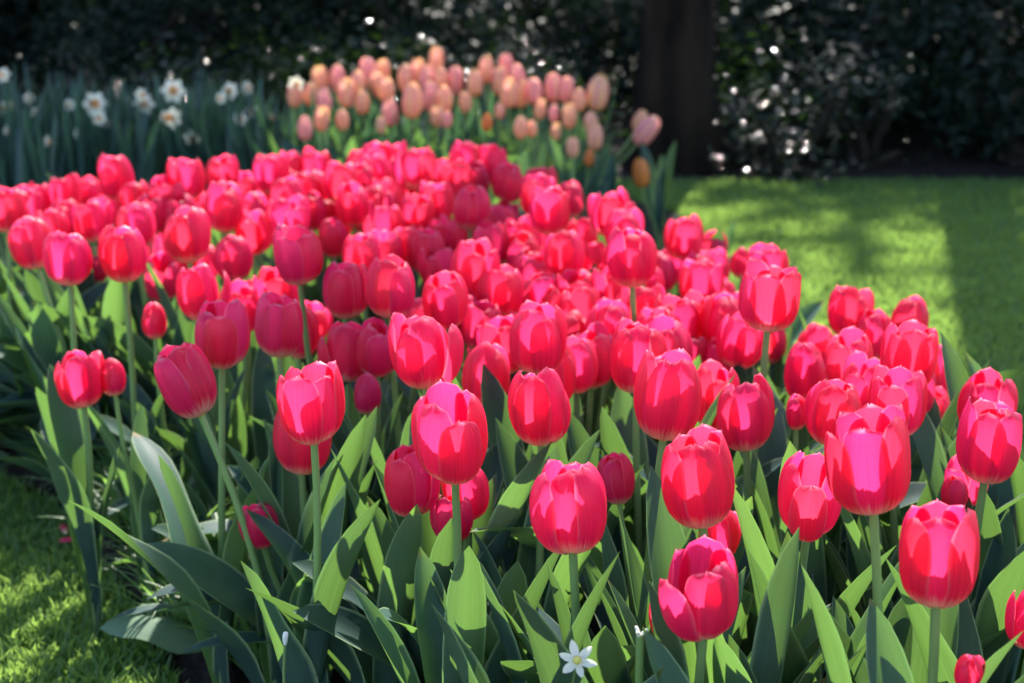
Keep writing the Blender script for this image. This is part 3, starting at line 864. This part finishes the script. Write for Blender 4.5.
P = at_depth(153, 494, 2.25)
root = empty('withered_flower', (P.x + .01, P.y, .012))
tag(root, 'withered straw-coloured curled flower on thin stalk over the left edge', 'flower')
tp = P - root.location
link('stem', stem_between(None, tp, Vector((-.4, 0, 1)).normalized(), .0018, .0012), root)
pts = [(0, 0, 0), (.006, -.002, .006), (.014, 0, .008), (.018, .003, .003), (.013, .004, -.003), (.006, .002, -.001)]
pts2 = [(0, 0, 0), (-.006, -.003, .004), (-.012, 0, .002), (-.017, .003, -.004)]
V, F = join([tube(pts, [.0012, .003, .0034, .003, .002, .0004], 7), tube(pts2, [.0012, .0026, .002, .0004], 7)])
link('curled_petals', mesh('curled_petals', V, F, M['straw']), root, tp)

# broad flopped leaf lying at the lower left
rs = np.random.RandomState(9)
root = empty('fallen_leaf', at_z(222, 646, .012))
tag(root, 'broad pale green leaf flopped flat on the soil at the lower left', 'leaf')
link('leaf_blade', leaf_mesh('leaf_blade', M['broad'], rs, .17, .095, rad(48), rad(118), fold=-.42, wave=.05, nu=9, nv=19), root, None, (0, 0, rad(-78)))
for k, (px, py, rz, lab) in enumerate([(66, 541, .4, 'fallen dark pink petal on bare soil beside the lawn, left of two'), (78, 549, 1.7, 'fallen dark pink petal on bare soil beside the lawn, right of two')]):
    p = at_z(px, py, .02)
    o = link('fallen_petal', PROTO[2][k], None, (p.x, p.y, .030), (rad(-88), 0, rz), .30)
    tag(o, lab, 'petal')

# ------------------------------------------------------------------ peach tulips behind
def bloom_solid(name, mat, seed, op):
    rs = np.random.RandomState(seed)
    Vs, Fs, Us, o = [], [], [], 0
    for k in range(6):
        me = petal_mesh('tmp', None, rs, k % 2 == 1, op, slim=.88, nu=7, nv=10)
        co = np.zeros(len(me.vertices) * 3, np.float32); me.vertices.foreach_get('co', co); co = co.reshape(-1, 3)
        a = k * pi / 3 + rs.uniform(-.05, .05)
        R = np.array([[cos(a), -sin(a), 0], [sin(a), cos(a), 0], [0, 0, 1]])
        Vs.append(co @ R.T)
        g = grid_faces(7, 10)[:, ::-1]
        u = np.stack(np.meshgrid(np.linspace(0, 1, 7), np.linspace(0, 1, 10)), -1).reshape(-1, 2)
        Us.append(u); Fs.append(g + o); o += len(co)
        bpy.data.meshes.remove(me)
    return mesh(name, np.concatenate(Vs), np.concatenate(Fs), mat, uv=np.concatenate(Us))
PEACH = [bloom_solid('bloom', M['peach'], 500 + k, [-.5, -.3, -.6, -.1][k]) for k in range(4)]
PINKP = petal_material('pink_peach_petal', (0.82, 0.48, 0.33), (0.86, 0.48, 0.27), (0.72, 0.60, 0.28), (0.82, 0.52, 0.30), trans=0.45, rough=0.5, mid_c=(0.78, 0.27, 0.32), base_h=0.08, streak=0.15)
PEACH += [bloom_solid('bloom', PINKP, 510 + k, [-.4, -.2, -.5][k]) for k in range(1)]
ORANGE = [bloom_solid('bloom', M['orange'], 520 + k, -.5) for k in range(2)]
PT = []
def pt(px, py, wpx, label=None, short=None, orange=False, lean=0, d=None):
    PT.append(dict(px=px, py=py, w=wpx, label=label, short=short, orange=orange, lean=lean, d=d))
pt(436, 61, 17, 'topmost peach tulip rising alone above the others', 'topmost peach tulip')
pt(646, 132, 23, 'pink peach tulip far right, alone on a long leaning stem', 'far right leaning one', lean=.75, d=4.55)
pt(639, 121, 15, 'yellowish peach tulip peeking out behind the far right leaning one', lean=.5, d=4.75)
pt(641, 174, 20, 'small orange tulip low at far right, beside the lawn', 'low orange one at far right', True, d=4.5)
pt(598, 94, 25, 'large peach tulip at the top right end of the cluster', 'large one at the top right')
pt(305, 129, 17, 'lowest peach tulip at the left end over red blooms', 'lowest left one')
pt(295, 95, 18, 'leftmost peach tulip with an orange lit edge', 'leftmost peach one')
pt(412, 102, 24, 'broad peach tulip low in the middle of cluster', 'broad low middle one')
pt(486, 70, 18, 'peach tulip with yellow lit side, high right of middle', 'yellow-sided high one')
pt(368, 73, 20, 'pale peach tulip high in the left half of cluster', 'pale high left one')
pt(506, 66, 16, 'high peach tulip behind the right bunch', 'high one of the right bunch')
pt(487, 123, 12, 'bright orange tulip low in the middle foliage', 'low bright orange one', True)
pt(589, 158, 12, 'small yellow-orange bud low at the right of cluster', 'low yellow-orange bud', True)
pt(595, 138, 18, 'low peach tulip under the top right end', 'low right one')
pt(573, 148, 14, 'dim peach tulip deep in foliage at lower right', 'dim low right one')
for (x, y, ww) in [(310, 95, 16), (320, 80, 18), (338, 80, 19), (324, 102, 18), (346, 94, 20), (357, 85, 18), (362, 103, 17), (322, 120, 17), (342, 120, 15),
                   (383, 72, 16), (377, 85, 18), (387, 91, 18), (390, 114, 18), (381, 126, 11), (406, 79, 20), (418, 73, 18), (427, 79, 18), (430, 98, 20), (444, 100, 18),
                   (440, 79, 16), (455, 82, 20), (475, 84, 18), (465, 103, 15), (437, 117, 15), (447, 120, 11), (500, 82, 20), (518, 78, 18), (509, 94, 20), (521, 94, 20),
                   (534, 92, 18), (540, 110, 14), (500, 111, 12), (521, 128, 16), (532, 129, 10), (553, 89, 20), (566, 91, 18), (579, 100, 16), (569, 117, 17), (554, 114, 12),
                   (591, 123, 16), (556, 132, 10)]:
    pt(x, y, ww)
describe(PT, 'peach tulip', [q for q in PT if q['short']])
rr = random.Random(91)
for q in PT:
    if q['d'] is None:
        q['d'] = 4.30 + (150 - q['py']) / 90 * .55 + rr.uniform(-.06, .06)
    d = q['d']
    P = at_depth(q['px'], q['py'], d)
    Wp = q['w'] * d / FPX
    s = max(.5, .86 * Wp / (BW * .80))
    ax = Vector((q['lean'] + rr.gauss(0, .06), rr.gauss(-.03, .06), 1)).normalized()
    foot = P - ax * (BH * s * .5)
    base = Vector((foot.x - ax.x * .3 + rr.uniform(-.03, .03), foot.y + rr.uniform(-.04, .04), .015))
    if q['lean'] > .4: base.x = foot.x - .16
    root = empty('peach_tulip', base)
    tag(root, q['label'], 'tulip', 'peach tulips at the back')
    link('stem', stem_between(None, foot - base, ax, .0045, .0036, rnd=rr), root)
    b = link('bloom', rr.choice(ORANGE if q['orange'] else PEACH), root, foot - base)
    b.rotation_mode = 'QUATERNION'; b.rotation_quaternion = ax.to_track_quat('Z', 'Y') @ Quaternion((0, 0, 1), rr.uniform(0, 6.28)); b.scale = (s, s, s * 1.05)
    for k in range(3):
        a = rr.uniform(0, 6.28)
        link('leaf', rr.choice(LEAF_UP + LEAF_OUT[:4]), root, (0, 0, 0), (0, 0, a), rr.uniform(.8, 1.05))
# the one long leaf that sticks out at the right of the cluster
root = empty('tulip_foliage', at_z(592, 246, .01))
tag(root, 'single long pointed leaf sticking out right of the peach tulips', 'tulip leaves')
link('leaf', leaf_mesh('leaf', M['leaf'], np.random.RandomState(3), .47, .026, rad(4), rad(15), fold=.4), root, None, (0, 0, rad(80)))
# blue pansy at the foot of the peach tulips
P = at_depth(589, 172, 4.42)
root = empty('blue_pansy', (P.x, P.y + .01, .015))
tag(root, 'dark blue violet flower low at the right foot of the peach tulips', 'flower')
pm = petal_material('violet_petal', (0.03, 0.025, 0.10), (0.05, 0.03, 0.16), (0.04, 0.03, 0.10), (0.05, 0.04, 0.14), trans=.3, streak=.2)
link('stem', stem_between(None, P - root.location, Vector((0, -.3, 1)).normalized(), .002, .0016), root)
fc = link('flower_centre', mesh('flower_centre', *tube([(0, 0, -.002), (0, 0, .001), (0, 0, .004)], [.002, .004, .0004], 8), M['yellow']), root, P - root.location, (rad(55), 0, 0))
pv = petal_mesh('petal', pm, np.random.RandomState(8), False, 1.6, nu=7, nv=9)
for k in range(5):
    link('petal', pv, fc, None, (rad(35), 0, k * 2 * pi / 5), .42)

# ------------------------------------------------------------------ daffodils
def daffodil_petals():
    Vs, Fs, Us, o = [], [], [], 0
    rs = np.random.RandomState(31)
    nv, nu = 8, 5
    for k in range(6):
        v = np.linspace(0, 1, nv); u = np.linspace(-1, 1, nu); U, Vv = np.meshgrid(u, v)
        hw = .0125 * np.interp(v, [0, .2, .5, .8, 1], [.35, .8, 1, .65, .04])
        a = k * pi / 3
        x = U * hw[:, None]; y = .005 + Vv * .031; z = -.004 * Vv + .006 * np.sin(2 * Vv + k) * Vv + .002 * U ** 2 + (.0012 if k % 2 else 0)
        P = np.stack([x * cos(a) - y * sin(a), x * sin(a) + y * cos(a), z], -1).reshape(-1, 3)
        Vs.append(P); Fs.append(grid_faces(nu, nv) + o); o += len(P)
        Us.append(np.stack([(U + 1) / 2, Vv], -1).reshape(-1, 2))
    return mesh('petals', np.concatenate(Vs), np.concatenate(Fs), M['white'], uv=np.concatenate(Us))
def daffodil_cup():
    n, V, F, U = 16, [], [], []
    for j, (r, z) in enumerate([(.004, -.001), (.0075, .003), (.009, .009), (.0105, .0145), (.0125, .018)]):
        for k in range(n):
            a = 2 * pi * k / n
            rr_ = r * (1 + (.08 * sin(8 * a) if j > 2 else 0))
            V.append((rr_ * cos(a), rr_ * sin(a), z)); U.append((.5, j / 4))
    for j in range(4):
        for k in range(n):
            F.append((j * n + k, j * n + (k + 1) % n, (j + 1) * n + (k + 1) % n, (j + 1) * n + k))
    return mesh('cup', V, F, M['cup'], uv=U)
DP, DC = daffodil_petals(), daffodil_cup()
def strap_leaf(rs, L):
    return leaf_mesh('leaf', M['strap'], rs, L, .014, rad(rs.uniform(1, 8)), rad(rs.uniform(8, 40)), fold=.35, nu=3, nv=9)
STRAP = [strap_leaf(np.random.RandomState(600 + k), .30 + .02 * (k % 5)) for k in range(8)]
DT = []
def dt(px, py, wpx, label=None, short=None, nod=0.2, yaw=0.0):
    DT.append(dict(px=px, py=py, w=wpx, label=label, short=short, nod=nod, yaw=yaw))
dt(173, 91, 25, 'large white daffodil with orange cup facing front, upper one of two', 'large upper white daffodil')
dt(173, 118, 22, 'white daffodil with orange cup directly below the large upper one', 'one below the large upper daffodil')
dt(95, 104, 25, 'white daffodil in left clump, biggest of its bunch', 'biggest daffodil of the left bunch')
dt(192, 138, 18, 'lowest white daffodil, orange cup turned down, above the red tulips', 'lowest daffodil', nod=-.4)
dt(144, 104, 21, 'white daffodil between the left bunch and the two stacked ones', 'middle daffodil')
dt(230, 91, 18, 'yellowish white daffodil at the right, near the peach tulips', 'right yellowish daffodil')
dt(3, 75, 15, 'white daffodil highest at the left edge of picture', 'highest left-edge daffodil')
dt(69, 105, 12, 'small peach-cupped daffodil left of the left bunch', 'small daffodil beside the left bunch')
dt(240, 119, 15, 'lower right white daffodil with yellow cup', 'lower right daffodil')
for (x, y, ww, yw) in [(3, 108, 14, .5), (11, 106, 14, -.8), (29, 98, 11, .3), (99, 118, 15, .2), (108, 124, 12, 1.2), (141, 95, 14, .7), (221, 98, 12, -.4), (247, 88, 14, .6),
                       (252, 111, 13, .2), (296, 84, 16, .2), (47, 141, 13, 1.5), (77, 133, 12, 1.4), (34, 112, 12, 1.5), (7, 130, 12, 1.4), (270, 117, 12, 1.4), (163, 116, 12, 1.3)]:
    dt(x, y, ww, yaw=yw, nod=-.3 if yw > 1 else .15)
describe(DT, 'white daffodil', [q for q in DT if q['short']])
rr = random.Random(17)
for q in DT:
    d = 4.75 + rr.uniform(-.15, .25)
    P = at_depth(q['px'], q['py'], d)
    s = q['w'] * d / FPX / .072 * 1.05
    face = Vector((sin(q['yaw'] + rr.gauss(0, .2)), -cos(q['yaw']), q['nod'])).normalized()
    base = Vector((P.x + rr.uniform(-.03, .03), P.y + .03, .015))
    root = empty('daffodil', base)
    tag(root, q['label'], 'daffodil', 'white daffodils at the back left')
    neck = P - face * .016 * s - base
    V, F = None, None
    pts = [Vector((0, 0, 0)), neck * .5 + Vector((0, 0, .01)), Vector((neck.x, neck.y + .008, neck.z - .02)), Vector((neck.x, neck.y + .006, neck.z + .004)), neck, P - base]
    V, F = tube(pts, [.003, .003, .0028, .0028, .0028, .003], 6)
    link('stem', mesh('stem', V, F, M['strap']), root)
    fl = link('petals', DP, root, P - base); fl.rotation_mode = 'QUATERNION'; fl.rotation_quaternion = face.to_track_quat('Z', 'Y') @ Quaternion((0, 0, 1), rr.uniform(0, 6)); fl.scale = (s, s, s)
    cp = link('cup', DC, root, P - base); cp.rotation_mode = 'QUATERNION'; cp.rotation_quaternion = fl.rotation_quaternion; cp.scale = (s, s, s)
    for k in range(4):
        link('leaf', rr.choice(STRAP), root, (rr.uniform(-.02, .02), rr.uniform(-.02, .02), 0), (0, 0, rr.uniform(0, 6.28)), rr.uniform(.85, 1.2))
rs = np.random.RandomState(44)
CLUMP = []
for k in range(4):
    Vs, Fs, Us, o = [], [], [], 0
    for j in range(34):
        me = strap_leaf(rs, rs.uniform(.28, .44))
        co = np.zeros(len(me.vertices) * 3, np.float32); me.vertices.foreach_get('co', co); co = co.reshape(-1, 3)
        a = rs.uniform(0, 6.28); R = np.array([[cos(a), -sin(a), 0], [sin(a), cos(a), 0], [0, 0, 1]])
        Vs.append(co @ R.T + np.array([rs.uniform(-.09, .09), rs.uniform(-.09, .09), 0])); Fs.append(grid_faces(3, 9) + o); o += len(co)
        u = np.stack(np.meshgrid(np.linspace(0, 1, 3), np.linspace(0, 1, 9)), -1).reshape(-1, 2); Us.append(u)
        bpy.data.meshes.remove(me)
    CLUMP.append(mesh('daffodil_clump', np.concatenate(Vs), np.concatenate(Fs), M['strap'], uv=np.concatenate(Us)))
for i in range(46):
    x = -2.3 + (i % 23) * .105 + rr.uniform(-.05, .05); y = 4.72 + (i // 23) * .3 + rr.uniform(-.1, .1)
    o = link('daffodil_clump', rr.choice(CLUMP), None, (x, y, .012), (0, 0, rr.uniform(0, 6.28)), rr.uniform(.8, 1.05))
    tag(o, 'dense clump of upright strap-shaped daffodil leaves in shade at the back left', 'daffodil leaves', 'daffodil leaf clumps in the back border')

# ------------------------------------------------------------------ shrubs and trees
def leaves_mesh(name, pts, nrm, size, mat, rs, aspect=.42, bend=.25):
    """Many separate leaves: each a folded six-point blade."""
    n = len(pts)
    nrm = nrm / np.linalg.norm(nrm, axis=1, keepdims=True)
    ref = rs.normal(size=(n, 3))
    a = np.cross(nrm, ref); a /= np.linalg.norm(a, axis=1, keepdims=True)
    b = np.cross(nrm, a)
    L = (size * rs.uniform(.65, 1.25, n))[:, None]
    Wd = L * aspect * .5
    p0 = pts - a * L * .5
    p5 = pts + a * L * .5 - nrm * L * bend * .5
    c1 = pts - a * L * .12
    p1 = c1 + b * Wd + nrm * L * .06
    p2 = c1 - b * Wd + nrm * L * .06
    c2 = pts + a * L * .22 - nrm * L * bend * .15
    p3 = c2 + b * Wd * .75 + nrm * L * .04
    p4 = c2 - b * Wd * .75 + nrm * L * .04
    V = np.stack([p0, p1, c1, p2, p3, c2, p4, p5], 1).reshape(-1, 3)
    i = np.arange(n)[:, None] * 8
    F = np.concatenate([i + np.array([[0, 2, 1]]), i + np.array([[0, 3, 2]]), i + np.array([[1, 2, 5]]), i + np.array([[1, 5, 4]]),
                        i + np.array([[2, 3, 6]]), i + np.array([[2, 6, 5]]), i + np.array([[4, 5, 7]]), i + np.array([[5, 6, 7]])])
    return mesh(name, V, F, mat, smooth=False)

def crown_points(rs, n, centres, shell=.55, flat=0.0):
    out, nr = [], []
    for (c, r, share) in centres:
        k = int(n * share)
        d = rs.normal(size=(k, 3)); d /= np.linalg.norm(d, axis=1, keepdims=True)
        rad_ = rs.uniform(shell, 1.05, (k, 1)) ** .6
        out.append(np.array(c) + d * rad_ * np.array(r)); nr.append(d * (.6 - .35 * flat) + np.array([0, -.25 * flat, .7 + .4 * flat]) + rs.normal(size=(k, 3)) * (.5 - .2 * flat))
    return np.concatenate(out), np.concatenate(nr)

def shrub_meshes(seed, h, r, n, size, mat, lumps=16, flat=0.0):
    rs = np.random.RandomState(seed)
    cs = []
    for k in range(lumps):
        z = h * rs.uniform(.02, .88)
        wr = r * (1 - .55 * abs(z / h - .4))
        a = rs.uniform(0, 6.28)
        q = wr * rs.uniform(.2, .75)
        rr_ = r * rs.uniform(.32, .5)
        cs.append(((q * cos(a), q * sin(a), max(z, rr_ * .35)), (rr_, rr_, rr_ * .8), 1 / lumps))
    P, Nn = crown_points(rs, n, cs, .3, flat)
    k = P[:, 2] > .02
    lf = leaves_mesh('foliage', P[k], Nn[k], size, mat, rs)
    parts = []
    for j in range(9):
        a = rs.uniform(0, 6.28); c = cs[rs.randint(len(cs))][0]
        parts.append(tube([(.1 * cos(a) * r, .1 * sin(a) * r, 0), (c[0] * .4 + rs.uniform(-.08, .08), c[1] * .4, c[2] * .45), (c[0] * .8, c[1] * .8, c[2] * .8), c], [.03 * h ** .5, .02 * h ** .5, .013, .004], 6))
    V, F = join(parts)
    return lf, mesh('branches', V, F, M['twig'])

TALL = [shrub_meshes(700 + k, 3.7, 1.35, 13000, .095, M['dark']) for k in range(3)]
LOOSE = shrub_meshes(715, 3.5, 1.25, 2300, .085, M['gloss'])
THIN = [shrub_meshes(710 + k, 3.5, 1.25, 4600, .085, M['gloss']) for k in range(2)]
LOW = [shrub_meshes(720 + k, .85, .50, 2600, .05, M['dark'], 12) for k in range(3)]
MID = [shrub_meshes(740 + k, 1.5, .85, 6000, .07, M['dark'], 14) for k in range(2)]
def shrub(protos, x, y, s, label, group, rz):
    root = empty('evergreen_shrub', (x, y, .004), rz)
    tag(root, label, 'shrub', group)
    f, b = protos
    link('foliage', f, root, None, None, s)
    link('branches', b, root, None, None, s)
    return root
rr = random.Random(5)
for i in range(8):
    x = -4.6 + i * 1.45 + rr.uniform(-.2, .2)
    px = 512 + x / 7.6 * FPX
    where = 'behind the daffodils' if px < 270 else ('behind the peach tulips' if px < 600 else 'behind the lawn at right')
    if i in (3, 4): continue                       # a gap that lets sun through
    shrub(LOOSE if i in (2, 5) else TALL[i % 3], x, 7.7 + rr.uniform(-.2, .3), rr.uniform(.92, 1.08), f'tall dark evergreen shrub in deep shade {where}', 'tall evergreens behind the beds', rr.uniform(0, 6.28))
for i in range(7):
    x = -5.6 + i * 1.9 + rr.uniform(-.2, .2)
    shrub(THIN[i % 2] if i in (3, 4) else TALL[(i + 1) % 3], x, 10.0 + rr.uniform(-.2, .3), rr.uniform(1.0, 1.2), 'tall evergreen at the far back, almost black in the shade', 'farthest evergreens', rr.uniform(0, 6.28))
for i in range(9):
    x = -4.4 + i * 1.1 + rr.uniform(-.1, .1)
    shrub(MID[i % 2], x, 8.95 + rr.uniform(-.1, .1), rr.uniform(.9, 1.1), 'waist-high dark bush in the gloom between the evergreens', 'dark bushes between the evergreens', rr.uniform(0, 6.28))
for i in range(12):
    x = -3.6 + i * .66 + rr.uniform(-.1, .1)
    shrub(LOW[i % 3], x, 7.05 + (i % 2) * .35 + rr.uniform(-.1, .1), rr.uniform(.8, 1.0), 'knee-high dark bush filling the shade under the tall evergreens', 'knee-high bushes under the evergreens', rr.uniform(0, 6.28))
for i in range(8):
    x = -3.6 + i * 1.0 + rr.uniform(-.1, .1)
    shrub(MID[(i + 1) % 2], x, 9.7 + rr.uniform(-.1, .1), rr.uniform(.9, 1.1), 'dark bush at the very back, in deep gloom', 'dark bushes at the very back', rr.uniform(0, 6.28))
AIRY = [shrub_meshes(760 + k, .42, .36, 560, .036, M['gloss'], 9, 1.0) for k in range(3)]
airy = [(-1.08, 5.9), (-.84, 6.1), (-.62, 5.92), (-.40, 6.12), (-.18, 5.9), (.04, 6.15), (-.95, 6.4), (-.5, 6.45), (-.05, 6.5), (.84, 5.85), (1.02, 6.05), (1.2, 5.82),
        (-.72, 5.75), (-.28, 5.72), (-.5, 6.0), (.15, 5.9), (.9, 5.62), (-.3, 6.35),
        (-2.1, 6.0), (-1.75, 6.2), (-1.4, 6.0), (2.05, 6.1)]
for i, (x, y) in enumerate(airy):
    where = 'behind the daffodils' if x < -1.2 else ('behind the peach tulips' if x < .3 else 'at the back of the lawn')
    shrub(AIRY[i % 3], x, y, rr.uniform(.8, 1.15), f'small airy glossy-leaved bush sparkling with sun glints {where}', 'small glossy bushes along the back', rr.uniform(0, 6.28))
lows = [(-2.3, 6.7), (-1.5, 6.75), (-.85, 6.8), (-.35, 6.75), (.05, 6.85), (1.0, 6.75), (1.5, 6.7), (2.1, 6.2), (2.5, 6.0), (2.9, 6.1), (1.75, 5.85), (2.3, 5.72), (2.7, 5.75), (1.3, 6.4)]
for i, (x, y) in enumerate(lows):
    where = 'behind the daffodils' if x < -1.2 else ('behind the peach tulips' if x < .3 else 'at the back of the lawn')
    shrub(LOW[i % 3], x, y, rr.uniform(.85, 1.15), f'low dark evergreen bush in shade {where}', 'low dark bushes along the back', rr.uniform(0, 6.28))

def tree(x, y, r0, h, crown, label, seed, flare=1.5, lean=(0, 0), nleaf=6000, lsize=.26):
    rs = np.random.RandomState(seed)
    root = empty('tree', (x, y, 0))
    tag(root, label, 'tree', 'trees behind the beds')
    pts = [(lean[0] * s * h, lean[1] * s * h, s * h) for s in (0, .010, .024, .05, .2, .4, .6, .8, 1)]
    rad_ = [r0 * flare, r0 * (1 + (flare - 1) * .62), r0 * (1 + (flare - 1) * .32), r0 * (1 + (flare - 1) * .1), r0 * .95, r0 * .8, r0 * .6, r0 * .4, r0 * .12]
    V, F = tube(pts, rad_, 20)
    V = np.array(V)
    a = np.arctan2(V[:, 1], V[:, 0])
    k = 1 + .13 * np.sin(5 * a + 1) * np.exp(-V[:, 2] / .5) + .05 * np.sin(9 * a + 3 * V[:, 2]) + .04 * np.sin(4 * a - 5 * V[:, 2])
    V[:, 0] *= k; V[:, 1] *= k
    tr = link('trunk', mesh('trunk', V, F, M['bark']), root)
    parts = []
    cs = []
    for (cx, cy, cz, cr) in crown:
        for j in range(8):
            dd = rs.normal(size=3); p = np.array([cx, cy, cz]) + dd / np.linalg.norm(dd) * cr * rs.uniform(.2, .62)
            cs.append((tuple(p), (cr * .5, cr * .5, cr * .4), 1 / (8 * len(crown))))
            zb = min(h * .9, max(1.5, p[2] - cr))
            b = (lean[0] * zb, lean[1] * zb, zb)
            parts.append(tube([b, tuple(np.array(b) * .5 + p * .5 + np.array([0, 0, .15])), tuple(p)], [r0 * .3, r0 * .2, .015], 6))
    V, F = join(parts)
    link('limbs', mesh('limbs', V, F, M['bark']), root)
    P, Nn = crown_points(rs, nleaf, cs, .2)
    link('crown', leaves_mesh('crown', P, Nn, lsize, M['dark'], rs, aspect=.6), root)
    return root
p = at_z(680, 178, 0)
tree(p.x, p.y + .20, .088, 17, [(0, 0, 11.5, 2.8)], 'thick flared tree trunk standing in shade just behind the lawn, right of the peach tulips', 801, flare=2.1)
#tree(1.02, 7.0, .06, 16, [(0, .5, 11.5, 2.4)], 'thin dark tree trunk to the right of the thick flared trunk', 802)
tree(1.80, 6.9, .10, 17, [(.6, .5, 12, 2.8)], 'dark tree trunk at the far right of the shaded background', 803)
tree(-.62, 7.2, .06, 16, [(-.6, .5, 11.5, 2.8)], 'slim dark tree trunk behind the peach tulips', 804)
# unseen leafy trees farther back, added so their crowns shade the border and the lawn
for k, (x, y, z, r) in enumerate([(-2.6, 13.6, 6.6, 2.4), (.2, 13.7, 6.4, 2.4), (2.9, 13.5, 6.4, 2.3), (5.5, 13.2, 6.4, 2.3)]):
    tree(x, y, .16, 9, [(0, 0, z, r), (.4, .6, z + 1.3, r * .8)] + ([(-.9, 0, 8.5, .85), (-.1, 0, 8.6, .85), (.6, 0, 8.5, .8)] if k == 1 else []), 'unseen leafy tree behind the dark evergreens, added to shade the back of the garden', 820 + k, nleaf=(3600, 3000, 2500, 3600)[k], lsize=.16)  # one tree carries extra crown lumps, added to shade the daffodils
